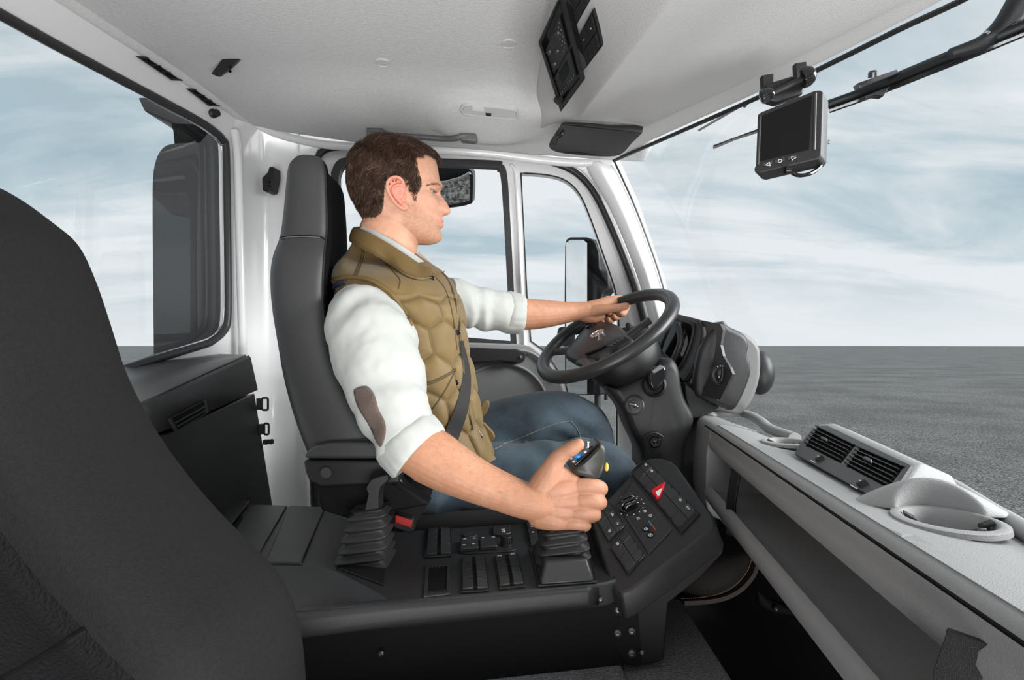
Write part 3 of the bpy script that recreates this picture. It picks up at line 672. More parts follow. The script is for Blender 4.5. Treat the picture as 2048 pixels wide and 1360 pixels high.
# head of the joystick: a tilted block with the button face up-left
HD = .965
HD = .955
fo = [(1149,936),(1165,925),(1186,905),(1202,887),(1209,891),(1213,902),(1213,915),(1209,937),(1203,952),(1196,960),(1180,959),(1152,950),(1144,943)]
hv = P(1138,921,1.0)-P(1149,936,.955)
front = [P(x, y, HD) for x, y in fo]; back = [p+hv for p in front]
cf = sum(front, V(0,0,0))/len(front)
m = MB(); m.rings([[cf+(p-cf)*.80-hv*.10 for p in front], [cf+(p-cf)*.94-hv*.03 for p in front], [p+hv*.10 for p in front], back]); M['head'] = mat('joystick_rubber', (.030,.030,.026), .42, bump=.1, bscale=900)
hd = m.build('head', M['head'], js, angle=50)
FP = plane3(P(1139,925,.963), P(1190,880,.963), P(1160,905,1.01))
if FP.n.z < 0: FP.n = -FP.n
fq = [front[0]+hv*.05, front[3]+hv*.05, back[3], back[0]]
FPn = (fq[1]-fq[0]).cross(fq[3]-fq[0]).normalized(); FPn = FPn if FPn.z > 0 else -FPn
fc_ = sum(fq, V(0,0,0))/4; m = MB(); m.ngon_prism([fc_+(p-fc_)*.92-FPn*.001 for p in fq], FPn*.004); face = m.build('button_face', M['gloss'], js, bevel=.002)
def fpt(u, v, h=.003): return quad_uv(fq, u, v)+FPn*h
MB().ball(fpt(.30,.40,.004), .006, 14, rx=(.0095,.0095,.005)).build('blue_button', M['blue'], face)
for u, v in ((.10,.30),(.10,.72),(.30,.85),(.52,.2),(.52,.72),(.66,.4)):
    MB().ball(fpt(u, v, .0035), .003, 10, rx=(.0036,.0036,.0022)).build('white_button', M['white'], face)
m = MB(); m.box(fpt(.72,.4,.008), .004,.012,.012); m.build('thumb_wheel', M['chrome'], face, bevel=.001)
MB().ball(P(1213,934,.985), .005, 12, rx=(.004,.006,.008)).build('yellow_button', M['yellow'], js)
MB().lathe([(.0036,0),(.0036,.0012),(0,.0012)], P(1201,916,.9625), (0,-1,0), 14).build('small_lock', M['dark'], js)

# ================================================================== carpets
cp = MB(); cp.prism([V(-1.05,.2,-.545), V(.19,.2,-.545), V(.19,1.10,-.545), V(-.94,1.10,-.545)], V(0,0,-.24))
tag(cp.build('engine_tunnel', M['carpet'], smooth=False, bevel=.012, seg=3), 'raised grey carpeted engine tunnel below the centre console', 'engine tunnel')
cp = MB(); cp.prism([V(.19,.3,-.560), V(.370,.3,-.560), V(.372,1.20,-.560), V(.34,1.26,-.560), V(.19,1.26,-.560)], V(0,0,-.24))
tag(cp.build('floor_mat', M['carpet'], smooth=False, bevel=.01, seg=3), 'grey textured carpet beside the console leg at the dark footwell', 'floor mat')
# ================================================================== driver's seat
seat = thing('driver_seat', 'tall black leatherette seat with armrest that the driver sits in', 'seat', V(-.2,1.3,-.80))
lv = [(306,600,628,1.16,.20),(312,585,640,1.15,.235),(322,577,646,1.145,.25),(340,573,648,1.142,.262),(400,567,651,1.14,.27),(440,562,652,1.135,.275),(468,557,652,1.132,.28),(476,554,651,1.128,.285),(500,541,649,1.11,.32),(525,534,647,1.10,.35),(560,531,645,1.09,.38),(620,535,646,1.08,.40),(690,548,655,1.075,.41),(740,554,671,1.07,.42),(800,566,704,1.065,.42),(860,583,738,1.06,.42),(900,598,766,1.06,.42),(960,618,806,1.06,.42),(1010,640,830,1.06,.42)]
lax = V(-.12,1,0).normalized(); rs = []
for y, xb, xf, dn, w in lv:
    xb -= 15 if y > 320 else 8; xf += 3
    a = P(xb, y, dn); b = P(xf, y, dn); e = b-a; far = min(1.0, w/.42)
    rs.append([a+e*.06+lax*.006, a+e*.35-lax*.004, a+e*.8-lax*.002, b+lax*.012, b+lax*.05-e*.02, b+lax*(w*.30)-e*(.10), b+lax*(w*.5)-e*.14, b+lax*(w*.70)-e*.10, b+lax*(w-.05)-e*.02, b+lax*(w-.01)-e*.03, a+e*.8+lax*w, a+e*.3+lax*w, a+lax*(w-.01), a+lax*(w*.5)-e*.03])
m = MB(); m.rings(rs)
n = 14
for fi in range((len(rs)-1)*n):
    j = fi % n
    if 3 <= j <= 8: m.mi[fi] = 1
bk = m.build('backrest', [M['leather'], M['fabric']], seat, sub=2)
# seams
bp_ = bvh(bk)
def seam_on(t, pts, r, name, mt, par, off=.0005, n=6, closed=False):
    out = []
    for x, y in cr2(pts, n, closed):
        h = hit(t, x, y)
        if h: out.append(h[0]+h[1]*off)
    if len(out) > 2: return MB().tube(out, r, 6, closed=closed).build(name, mt, par)
M['stitch'] = mat('grey_stitching', (.16,.16,.165), .7)
seam_on(bp_, [(560,476),(580,473),(610,472),(640,474),(649,480)], .0016, 'headrest_seam', M['dark'], seat)
seam_on(bp_, [(560,478),(580,475),(610,474),(640,476)], .0007, 'stitching', M['stitch'], seat, .0016)
seam_on(bp_, [(646,318),(650,345),(652,400),(653,440),(652,472),(648,510),(645,560),(646,620),(655,690),(670,735),(702,795),(740,860)], .002, 'piping', M['blk'], seat)
# cushion
x0, x1 = -.30, .14
m = MB(); rs = []
for z, f in ((-.30,.93),(-.29,.98),(-.30,1.0),(-.34,1.02),(-.40,1.0),(-.41,.95)):
    pass
def rbox(cx, cy, sx, sy, z0, z1, r=.04):
    rs = []
    for z, k in ((z0,.90),(z0+.02,1.0),((z0+z1)/2,1.02),(z1-.025,1.0),(z1-.005,.95),(z1,.86)):
        rs.append([V(cx+x*sx*k, cy+y*sy*(k), z) for x, y in rr2(-.5,-.5,.5,.5,.18,4)])
    return rs
m.rings(rbox(-.07,1.44,.56,.40,-.45,-.335)); m.build('cushion', M['leather'], seat, sub=1)
m = MB(); m.rings(rbox(-.08,1.45,.46,.34,-.62,-.44)); m.build('suspension_bellows', M['dark'], seat, sub=1)
m = MB(); m.ngon_prism([V(-.34,1.30,-.80),V(.16,1.30,-.80),V(.16,1.62,-.80),V(-.34,1.62,-.80)], V(0,0,.19)); m.build('seat_base', M['dark'], seat, bevel=.01)
# armrest
ar = [(606,918),(612,905),(628,893),(655,886),(700,884),(790,884),(792,918)]
m = MB(); m.ngon_prism([P(x, y, 1.04) for x, y in ar], V(-.006,.075,0)); a1 = m.build('armrest_pad', M['armr'] if 'armr' in M else M['dash3'], seat, bevel=.008, seg=3)
ar2 = [(606,921),(796,921),(800,968),(700,973),(640,976),(618,964),(610,945)]
m = MB(); m.ngon_prism([P(x, y, 1.042) for x, y in ar2], V(-.006,.07,0)); a2 = m.build('armrest_body', M['blk'], seat, bevel=.006, seg=3)
MB().lathe([(.0115,0),(.0115,.003),(.010,.005),(0,.0055)], P(653,945,1.041), (0,-1,0), 24).build('pivot_cap', M['dash3'], a2)
m = MB(); m.prism([P(x, y, 1.05) for x, y in ((630,970),(790,965),(860,1010),(700,1040),(640,1020))], V(0,.05,0)); m.build('seat_side_shield', M['dark'], seat, bevel=.006)
# cushion bolster edge seen behind the console
m = MB(); m.tube(cr([P(770,990,1.22),P(830,990,1.24),P(900,1000,1.26),P(980,1010,1.27),P(1060,1016,1.28),P(1130,1020,1.30)], 5), .030, 14, flat=.8); m.build('cushion_bolster', M['leather'], seat)

# ================================================================== near (passenger) seat
ns = thing('passenger_seat', 'large charcoal cloth seat filling the lower left foreground', 'seat', V(-.5,.45,-.80))
pf = [(-420,330),(-300,310),(-150,322),(0,375),(62,405),(120,446),(170,490),(205,562),(235,650),(262,735),(300,815),(350,896),(420,985),(500,1070),(560,1130),(592,1190),(610,1250),(620,1340),(628,1500)]
pts = cr2(pf, 4); DE = .62; rs = []
base = [P(x, y, DE) for x, y in pts]
cen = V(-1.02, DE, -.15)
for i, p in enumerate(base):
    a = base[max(i-1, 0)]; b = base[min(i+1, len(base)-1)]; t = (b-a).normalized(); nn = V(-t.z, 0, t.x)      # in the X-Z plane
    if nn.dot(p-cen) < 0: nn = -nn
    row = []
    ins = sm((i-14)/10)
    for dd_, off in ((.64,-.14),(.642,-.07),(.636,-.03),(.622,-.006),(.605,.002),(.575,.004),(.53,.0),(.485,-.008),(.455,-.018),(.443,-.030*ins-.02),(.436,-.040*ins-.02),(.42,-.030*ins-.022),(.38,-.026*ins-.022),(.32,-.024*ins-.022),(.24,-.024*ins-.02)):
        row.append(V(p.x, dd_, p.z)+nn*off)
    rs.append(row)
m = MB().grid(rs)
ncol = 15
for fi in range(len(m.f)):
    if fi % (ncol-1) >= 9: m.mi[fi] = 1
nb = m.build('backrest', [M['fab2'], M['fab3']], ns, sub=1, solid=.03)
nbv = bvh(nb)
seam_on(nbv, [(2,1362),(60,1330),(120,1292),(150,1272),(172,1258)], .003, 'insert_seam', M['dark'], ns, 0)
m = MB(); m.rings(rbox(-.42,.40,.30,.26,-.54,-.43)); m.build('cushion', M['fab2'], ns, sub=1)
m = MB(); m.ngon_prism([V(-.55,.29,-.545),V(-.30,.29,-.545),V(-.30,.52,-.545),V(-.55,.52,-.545)], V(0,0,.02)); m.build('seat_base', M['dark'], ns, bevel=.004)

# ================================================================== storage cabinet by the rear wall
cab = thing('storage_cabinet', 'black plastic storage cabinet with recessed grip below the rear window', 'cabinet', V(-.75,1.3,-.80))
# front face: (260,835)..(500,735) top edge; runs laterally, door below
fa = plane3(P(300,790,1.20), P(498,735,1.60), P(545,975,1.62))
tpo = [P(258,742,1.28), P(440,714,1.62), P(496,713,1.66), P(500,738,1.60), P(300,808,1.12), P(200,842,.98)]
# top slab (shelf): lit grey top, black fascia
f0 = [fa.at(200,842), fa.at(304,803), fa.at(498,718), ]
m = MB()
A = [fa.at(220,836), fa.at(310,800), fa.at(494,716)]
topb = [rearP.at(120,780,.01), rearP.at(262,744,.01), rearP.at(438,700,.01)]
topb[2] = P(430,714,1.66); topb[1] = P(262,738,1.34); topb[0] = P(150,772,1.1)
low = [fa.at(250,886), fa.at(335,857), fa.at(508,781)]
m.grid([[a-V(.003,0,-.0005), a+V(.001,0,-.004), l] for a, b, l in zip(A, topb, low)])
m.build('upper_fascia', M['blk3'], cab, solid=.012, off=-1, bevel=0, angle=50)
M['cabtop'] = mat('cabinet_top_lit_plastic', (.11,.11,.112), .38, bump=.2, bscale=800)  # same black plastic, lightened to paint in window light reflected on top
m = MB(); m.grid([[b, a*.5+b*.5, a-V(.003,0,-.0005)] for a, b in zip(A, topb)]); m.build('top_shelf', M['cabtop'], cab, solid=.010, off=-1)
door_q = [fa.at(240,892), fa.at(338,866), fa.at(512,786), fa.at(548,1010), fa.at(470,1060), fa.at(420,1090)]
m = MB(); m.prism([p-fa.n*.004 for p in door_q], -fa.n*.02); m.build('door', M['blk3'], cab, bevel=.003)
m = MB(); m.prism([p-fa.n*.03 for p in [fa.at(210,840), fa.at(500,722), fa.at(550,1010), fa.at(440,1100)]], -fa.n*.06); m.build('body', M['dark'], cab, smooth=False)
# recessed grip
gq = [fa.at(x, y, .013) for x, y in ((338,838),(408,801),(413,826),(352,862))]
m = MB()
for i in range(4):
    j = (i+1) % 4; c_ = sum(gq, V(0,0,0))/4; o = lambda p, s: c_+(p-c_)*s
    m.ngon_prism([o(gq[i],1.08)-fa.n*.001, o(gq[j],1.08)-fa.n*.001, o(gq[j],.93)-fa.n*.001, o(gq[i],.93)-fa.n*.001], fa.n*.004)
gf = m.build('grip_frame', M['blk3'], cab, bevel=.001)
m = MB(); m.ngon_prism(gq, fa.n*.0015); m.build('grip_recess', M['dark'], gf, smooth=False)
for v in (.42, .72):
    MB().tube([quad_uv(gq, .05, v)+fa.n*.004, quad_uv(gq, .95, v)+fa.n*.004], .0022, 8).build('grip_bar', M['blk2'], gf)

# belt anchor brackets on the post
for k, (x, y, w, h) in enumerate(((530,808,12,24),(533,858,9,22),(541,884,8,10))):
    b = MB(); q = [P(a, b_, 1.60) for a, b_ in rr2(x-w/2, y-h/2, x+w/2, y+h/2, 3, 3)]
    b.tube(q, .0032, 8, closed=True) if k < 2 else b.prism(q, V(0,.01,0))
    b.box(P(x-w/2-5, y, 1.605), .012,.015,h/F*1.5)
    tag(b.build('belt_anchor', M['blk'], None), ('upper black ring-shaped belt anchor on the white post', 'lower black ring-shaped belt anchor on the white post', 'small square black bolt plate below the belt anchors')[k], 'belt anchor')

# seat belt buckle
bk_ = thing('belt_buckle', 'black seat belt buckle with bright red release button beside the left gear lever', 'buckle', P(805,1060,1.10))
m = MB(); m.ngon_prism([P(x, y, 1.085) for x, y in ((788,1028),(826,1040),(829,1062),(820,1068),(786,1056))], V(.0,.022,.004)); m.build('housing', M['blk'], bk_, bevel=.003)
m = MB(); m.ngon_prism([P(x, y, 1.083) for x, y in ((792,1029),(825,1041),(823,1056),(791,1045))], V(0,-.004,.001)); m.build('release_button', M['red2'], bk_, bevel=.0015)
m = MB(); pth = [P(812,1035,1.10),P(835,1000,1.12),P(850,960,1.14),P(870,930,1.15)]; m.strip(cr(pth, 5), V(.2,-1,.2), .045, .002); m.build('strap', M['dark'], bk_, smooth=False)
# ================================================================== dashboard
dash = thing('dashboard', 'grey plastic dashboard with open shelf running under the windscreen', 'dashboard', V(.4,.9,-.80))
du = V(.138, 1, 0).normalized()
def dbase(D): return V(.344+.138*(D-.37), D, 0)
dst = [.10,.30,.45,.62,.80,.95,1.10,1.22,1.283]
frt = [.24,.23,.21,.19,.165,.15,.14,.13,.12]
def prof(f):
    return [(-.004,-.197),(.000,-.191),(.010,-.187),(.05,-.188),(f*.7,-.196),(f-.01,-.208),(f+.01,-.225),(f+.02,-.50),(f-.02,-.50),(.16,-.40),(.02,-.372),(-.006,-.368),(-.018,-.360),(-.022,-.345),(-.016,-.332),(-.006,-.329),(.004,-.336),(.02,-.343),(.11,-.347),(.128,-.335),(.130,-.285),(.12,-.262),(.10,-.256),(.02,-.252),(.000,-.249),(-.008,-.243),(-.012,-.232),(-.010,-.222),(-.006,-.215),(-.007,-.203)]
m = MB(); rs = []
for D, f in zip(dst, frt):
    o = dbase(D); rs.append([o+V(x, 0, z) for x, z in prof(f)])
np_ = len(prof(.1))
m.rings([r[5:]+r[:3] for r in rs], close=False)
for fi in range((len(dst)-1)*(np_-3)):
    if 14 <= (fi % (np_-3))+5 <= 23: m.mi[fi] = 1
m.add(rs[-1], [tuple(t) for t in tessellate_polygon([rs[-1]])])
CUPS = [(PZ(1896,1040,-.1855), .040), (PZ(1572,884,-.1855), .033)]
tz = lambda o_: lin([.010,.05,.09,.13,.17,.24], [-.187,-.188,-.192,-.200,-.205,-.208], o_)
inn = [rs[i][2] for i in range(len(dst))]; out_ = [rs[i][5] for i in range(len(dst))]
lo_ = [(p.x, p.y) for p in inn]+[(p.x, p.y) for p in reversed(out_)]
for k in range(len(dst)-1): pass
hs_ = [[(c.x+(r-.001)*math.cos(-2*math.pi*k/36), c.y+(r-.001)*math.sin(2*math.pi*k/36)) for k in range(36)] for c, r in CUPS]
def tfn(x, y):
    o_ = x-(.344+.138*(y-.37)); f = lin(dst, frt, y)
    return V(x, y, -.187-.021*max(0, min(1, (o_-.010)/(f-.02)))**1.6)
# the top skin is cut into cells so that it follows the curve, with round openings for the cup holders
tv = []; 
from mathutils.geometry import delaunay_2d_cdt
vs2 = []; es2 = []
def addloop(lp):
    b = len(vs2); vs2.extend([Vector(p) for p in lp]); es2.extend([(b+i, b+(i+1) % len(lp)) for i in range(len(lp))])
fine = []
for i in range(len(lo_)):
    a, b = lo_[i], lo_[(i+1) % len(lo_)]
    for k in range(6): fine.append((a[0]+(b[0]-a[0])*k/6, a[1]+(b[1]-a[1])*k/6))
addloop(fine)
for h_ in hs_: addloop(h_)
for D in [.12+.03*i for i in range(39)]:
    f = lin(dst, frt, D)
    for u in (.03,.1,.2,.35,.5,.65,.8,.93):
        p = (dbase(D).x+.01+u*(f-.02), D)
        if all((p[0]-c.x)**2+(p[1]-c.y)**2 > (r+.004)**2 for c, r in CUPS): vs2.append(Vector(p))
res = delaunay_2d_cdt(vs2, es2, [], 0, 1e-6)
def inpoly(p, lp):
    c_ = False; n_ = len(lp)
    for i in range(n_):
        a, b = lp[i], lp[(i+1) % n_]
        if (a[1] > p[1]) != (b[1] > p[1]) and p[0] < (b[0]-a[0])*(p[1]-a[1])/(b[1]-a[1])+a[0]: c_ = not c_
    return c_
tf_ = []
for f in res[2]:
    cx_ = sum(res[0][i].x for i in f)/len(f); cy_ = sum(res[0][i].y for i in f)/len(f)
    if inpoly((cx_, cy_), lo_) and all((cx_-c.x)**2+(cy_-c.y)**2 > (r-.001)**2*.99 for c, r in CUPS): tf_.append(tuple(f))
mt_ = MB(); mt_.add([tfn(p.x, p.y) for p in res[0]], tf_)
mt_.build('top_skin', M['dash'], dash, solid=.0015, smooth=False)
db = m.build('body', [M['dash'], M['tray']], dash, angle=50, bevel=0)
# crease shadow gap between top and lid
m = MB(); m.tube([dbase(D)+V(-.0035,0,-.1985) for D in (.1,.5,.9,1.283,1.47)], .0022, 6); m.build('shut_line', M['dark'], dash)
# far end block next to the steering column
ends = [1.2835,1.34,1.42,1.50]; m = MB(); rs = []
for i, D in enumerate(ends):
    o = dbase(D); f = (.115,.10,.085,.07)[i]; lowz = (-.41,-.415,-.40,-.36)[i]; k = (0,.0,-.004,.012)[i]
    rs.append([o+V(x, 0, z) for x, z in ((-.004+k,-.197),(.002+k,-.191),(.012+k,-.187),(f*.6,-.190),(f,-.205),(f+.03,-.24),(f+.03,-.46),(.05,-.45),(.02+k,lowz),(-.010+k,lowz+.012),(-.018+k,lowz+.05),(-.016+k,-.26),(-.012+k,-.235),(-.008+k,-.215),(-.007+k,-.203))])
m.rings(rs); m.build('end_block', M['dash'], dash, bevel=.004, angle=50)
# recess in the end block (darker pocket next to the strap)
# raised vent pod
VP = plane3(PZ(1587,908,-.186), PZ(1770,1010,-.186), PZ(1631,850,-.146))
if VP.n.x > 0: VP.n = -VP.n
def vp(x, y, h=0): return VP.at(x, y, h)
vo = [(1587,907),(1600,885),(1622,858),(1636,850),(1654,849),(1740,890),(1825,930),(1800,968),(1770,1009),(1680,960)]
fr0 = [vp(x, y) for x, y in vo]
m = MB(); back = [p+V(.050,.0,-.010) for p in fr0]
back = [V(b.x, b.y, max(b.z-.004, -.20)) for b in back]
cmid = sum(fr0, V(0,0,0))/len(fr0)
m.rings([fr0, [p+V(.012,0,.002) for p in fr0], back, [V(p.x+.03, p.y, -.215) for p in back]])
m.build('vent_hood', M['dash'], dash, bevel=.003, angle=60)
vent = MB()
lo1 = [(1611,892),(1637,853),(1713,891),(1684,929)]; lo2 = [(1692,933),(1721,895),(1811,934),(1779,979)]
fo2 = [(1589,907),(1603,885),(1624,860),(1638,852),(1654,851),(1740,892),(1822,931),(1798,967),(1769,1007),(1680,957)]
vent.plate([fo2, lo1, lo2], lambda x, y: vp(x, y, .004), -VP.n*.004)
vf = vent.build('twin_air_vent', M['dash3'], dash, smooth=False, bevel=0)
for lo in (lo1, lo2):
    q = [vp(x, y, -.0015) for x, y in lo]
    m = MB(); m.ngon_prism([p+VP.n*.0018 for p in q], VP.n*.0005); m.build('dark_opening', M['dark'], vf, smooth=False)
    for k in range(6):
        v = (k+.5)/6; a = quad_uv(q, 0.02+.0*v, 0); 
        # slats run along the long side of the opening
        A_ = (q[0]*(1-v)+q[1]*v); B_ = (q[3]*(1-v)+q[2]*v)
        m = MB(); e = (B_-A_); t = VP.n*.0075; w = (q[1]-q[0]).normalized()*.0022
        m.ngon_prism([A_+VP.n*.001-w*.5, B_+VP.n*.001-w*.5, B_+t-w*1.4, A_+t-w*1.4], w); m.build('slat', M['blk2'], vf, smooth=False)
    for k in range(7):
        u = (k+1)/8; A_ = (q[0]*(1-u)+q[3]*u); B_ = (q[1]*(1-u)+q[2]*u); e = B_-A_
        m = MB(); w = (q[3]-q[0]).normalized()*.0012; m.ngon_prism([A_+e*.02+VP.n*.0008, A_+e*.98+VP.n*.0008, A_+e*.98+VP.n*.0035, A_+e*.02+VP.n*.0035], w); m.build('fin', M['blk'], vf, smooth=False)
    c = quad_uv(q, .45, .5)+VP.n*.010; e1 = (q[3]-q[0]).normalized(); e2 = (q[1]-q[0]).normalized()
    m = MB(); m.ngon_prism([c-e1*.013-e2*.003, c+e1*.013-e2*.003, c+e1*.009+e2*.004, c-e1*.009+e2*.004], VP.n*.004); m.build('vent_tab', M['dash3'], vf, bevel=.001)
for x, y in ((1640,918),(1725,968)):
    c = vp(x, y, .0045); e1 = (vp(1770,1009)-vp(1587,907)).normalized(); e2 = VP.n.cross(e1)
    m = MB(); m.lathe([(.0001,-.006),(.0085,-.005),(.0085,.005),(.0001,.006)], c-VP.n*.004, e2, 20); m.build('thumb_wheel', M['blk'], vf)
    m = MB(); m.box(c+VP.n*.005, .001,.004,.001); m.ngon_prism([c-e1*.015-e2*.009, c+e1*.005-e2*.009, c+e1*.005-e2*.0105, c-e1*.015-e2*.0105], VP.n*.0004); m.build('marks', M['white'], vf, smooth=False)
# cup holders
def cup(cx, cy, r, name_, depth=.055, wall=True, ang0=2.4):
    c = PZ(cx, cy, -.1855)
    m = MB(); m.lathe([(r+.012,-.004),(r+.011,.001),(r+.004,.003),(r,.001),(r-.003,-.010),(r-.006,-depth),(0,-depth)], c, (0,0,1), 40, cap=False)
    o = m.build('cup_holder', M['dash'], dash, angle=50)
    for a in (2.6, -.35, -1.5):
        d = V(math.cos(a), math.sin(a), 0); m = MB(); t = V(-d.y, d.x, 0)
        p = c+d*(r-.001); m.ngon_prism([p+V(0,0,.004)-t*.006, p+V(0,0,.004)+t*.006, p-d*.012+V(0,0,-.002)+t*.005, p-d*.012+V(0,0,-.002)-t*.005], V(0,0,-.004))
        m.ngon_prism([p-d*.004-t*.004, p-d*.004+t*.004, p-d*.010+t*.004, p-d*.010-t*.004], V(0,0,-.028)); m.build('grip_finger', M['blk2'], o, bevel=.001)
    return c, r
cups = [cup(1896,1040,.040,''), cup(1572,884,.033,'')]
# scalloped hood round the near cup holder
c, r = cups[0]; m = MB(); rows = []
for k in range(25):
    t_ = k/24; a = math.radians(8+t_*122); h = .033*math.sin(math.pi*t_)**.75
    d = V(math.cos(a), math.sin(a), 0)
    rows.append([c+d*(r+.006)+V(0,0,-.001), c+d*(r+.008)+V(0,0,h*.6), c+d*(r+.012)+V(0,0,h*.97), c+d*(r+.018)+V(0,0,h), c+d*(r+.038)+V(.0,0,h*.80-.001), c+d*(r+.062)+V(0,0,h*.35-.008), c+d*(r+.085)+V(0,0,-.024)])
m.grid(rows); m.build('cup_hood', M['dash'], dash, sub=1, solid=.003)
# fairing that joins vent pod, cup hood and the windscreen edge
sil = [(1432,818),(1490,822),(1518,834),(1533,852),(1563,865),(1600,868)]
m = MB(); m.tube(cr([PZ(x, y, -.195) for x, y in ((1400,836),(1440,826),(1490,828),(1520,842),(1540,858),(1590,876))], 5), .014, 12, flat=.8); m.build('windscreen_lip', M['dash'], dash)
m = MB(); m.tube(cr([PZ(1800,930,-.19),PZ(1850,950,-.19),PZ(1904,972,-.19),PZ(1980,1020,-.192),PZ(2060,1068,-.194),PZ(2300,1240,-.194)], 5), .012, 12, flat=.8); m.build('windscreen_lip', M['dash'], dash)
# groove mark at the right
# straps holding the shelf
def strap(pts, lab):
    s = thing('shelf_strap', lab, 'strap', P(pts[1][0], pts[1][1], pts[1][2]), 'shelf straps')
    a, b = P(*pts[0]), P(*pts[1]); w = pts[2]
    m = MB(); m.strip([a+V(0,0,.004), a*.97+b*.03, a*.5+b*.5+V(-.004,0,0), b*.97+a*.03, b], V(-.75,-.65,.1), w, .006); m.build('band', M['blk'], s, bevel=.002)
    m = MB(); m.box(b+V(.008,.004,.012), .022,.014,.010); m.build('clip', M['blk'], s, bevel=.002)
strap([(1472,941,1.105),(1461,1071,1.165-.06),.020], 'black shelf strap near the console panel, the farther of the two')
strap([(1938,1283,.405),(1905,1440,.41),.026], 'black shelf strap at the bottom right corner of the view')

# ================================================================== steering wheel
WC = P(1210.3,667.7,1.45); WN = V(-.512,-.280,.812).normalized(); WPn = Plane(WC, WN)
if WPn.n.dot(-WC) < 0: pass
WU = WN.cross(V(0,0,1)).normalized(); WV = WN.cross(WU)
sw = thing('steering_wheel', 'black four spoke steering wheel with oval emblem on the hub', 'steering wheel', WC)
M['wheel'] = mat('steering_wheel_rubber', (.024,.024,.025), .33, bump=.15, bscale=1300)
def wp(a, R, h=0): return WC+(WU*math.cos(a)+WV*math.sin(a))*R+WN*h
RR = .2057; rim_r = .0185; Rc = RR-rim_r
rs = []
for i in range(120):
    a = 2*math.pi*i/120; c = wp(a, Rc); er = (c-WC).normalized(); ring = []
    for k in range(14):
        t = 2*math.pi*k/14; rad = rim_r*.88
        if math.cos(t) < -.3: rad *= 1-.10*(1+math.cos(a*48))/2      # finger ridges inside
        ring.append(c+er*(math.cos(t)*rim_r*(rad/rim_r/.88))*1.0+WN*(math.sin(t)*rim_r*.88))
    rs.append(ring)
m = MB(); m.loop_rings(rs); rim = m.build('rim', M['wheel'], sw, angle=80)
def wpx(x, y, h=0): return WPn.at(x, y, h)
hub = [(1128,706),(1141,690),(1160,664),(1177,649),(1202,642),(1232,648),(1254,664),(1264,678),(1252,686),(1236,694),(1215,703),(1192,716),(1160,722),(1136,716)]
hb = [wpx(x, y, -.006) for x, y in cr2(hub, 3, True)]; ch = sum(hb, V(0,0,0))/len(hb)
m = MB(); m.rings([[ch+(p-ch)*.55+WN*.010 for p in hb],[ch+(p-ch)*.85+WN*.006 for p in hb],[ch+(p-ch)*.97 for p in hb],[p-WN*.010 for p in hb],[ch+(p-ch)*.9-WN*.03 for p in hb]]); hubo = m.build('hub', M['rock'], sw, angle=60)
# spokes
def spoke(x0, y0, x1, y1, w0, w1):
    a = wpx(x0, y0, -.012); b = wpx(x1, y1, -.002); m = MB(); t = (b-a).normalized(); s = WN.cross(t)
    rs = []
    for k in range(6):
        f = k/5; p = a*(1-f)+b*f; w = (w0*(1-f)+w1*f)*(1-.25*math.sin(math.pi*f))
        rs.append([p+s*(w*math.cos(q))+WN*(.008*math.sin(q)) for q in [2*math.pi*j/12 for j in range(12)]])
    m.rings(rs); m.build('spoke', M['rock'], sw)
spoke(1140,700,1097,706,.022,.018); spoke(1168,716,1188,737,.026,.02); spoke(1165,660,1160,650,.03,.03); spoke(1250,676,1300,640,.018,.02)
# lower left and left openings read as dark cavities: the boot below does that
em = MB().lathe([(.020,0),(.020,.003),(.017,.004),(.0165,.002),(0,.002)], wpx(1195,668,.004), WN, 30).build('emblem_badge', M['chrome'], hubo)
m = MB(); ec = wpx(1195,668,.0075)
for k in range(3):
    a = math.radians(90+120*k+20); d = WU*math.cos(a)+WV*math.sin(a); s = WN.cross(d); m.ngon_prism([ec+s*.0028-d*.001, ec+d*.015, ec-s*.0028-d*.001], WN*.002)
m.build('three_pointed_emblem', M['chrome'], em, smooth=False)
MB().lathe([(.014,0),(.014,.004),(.011,.006),(.008,.004),(0,.005)], wpx(1180,652,.002), WN, 24).build('control_pad', M['gloss'], hubo)
m = MB()
for k in range(5):
    c = wpx(1222+k*7, 691-k*4.2, .006); m.ball(c, .004, 10, rx=(.0045,.0045,.003))
m.build('control_keys', M['steel2'], hubo)
m = MB(); m.ngon_prism([wpx(x, y, .002) for x, y in ((1168,706),(1176,697),(1205,684),(1214,692),(1200,700),(1172,712))], WN*.007); m.build('horn_pad', M['blk'], hubo, bevel=.003)
# bowl below the wheel
m = MB(); m.lathe([(.060,-.02),(.088,-.035),(.102,-.06),(.098,-.10),(.085,-.125),(.05,-.14),(0,-.14)], WC+V(.012,.0,.0), WN, 36, cap=True)
bowl = tag(m.build('column_cowl', M['gloss2'] if 'gloss2' in M else M['blk'], None), 'round black cowl directly under the steering wheel', 'column cowl')
# ---- column
colm = thing('steering_column', 'charcoal steering column trim with ignition lock below the wheel', 'steering column', P(1310,930,1.45))
cb = [(1214,772),(1236,776),(1300,742),(1322,722),(1340,716),(1352,724),(1359,742),(1363,768),(1372,800),(1384,822),(1388,845),(1372,890),(1362,955),(1290,955),(1283,905),(1262,860),(1246,820),(1228,795)]
f3 = [P(x, y, 1.40) for x, y in cr2(cb, 3, True)]; cc = sum(f3, V(0,0,0))/len(f3)
m = MB(); m.rings([[cc+(p-cc)*.80+V(0,-.012,0) for p in f3],[cc+(p-cc)*.93+V(0,-.006,0) for p in f3],[p+V(0,.008,0) for p in f3],[p*1.03+V(0,.12,0) for p in f3]]); cbo = m.build('column_trim', M['blk2'], colm, angle=60)
m = MB(); m.ngon_prism([P(x, y, 1.43) for x, y in ((1285,915),(1365,915),(1380,1180),(1330,1200))], V(0,.1,0)); m.build('lower_column', M['dark'], colm, bevel=.01)
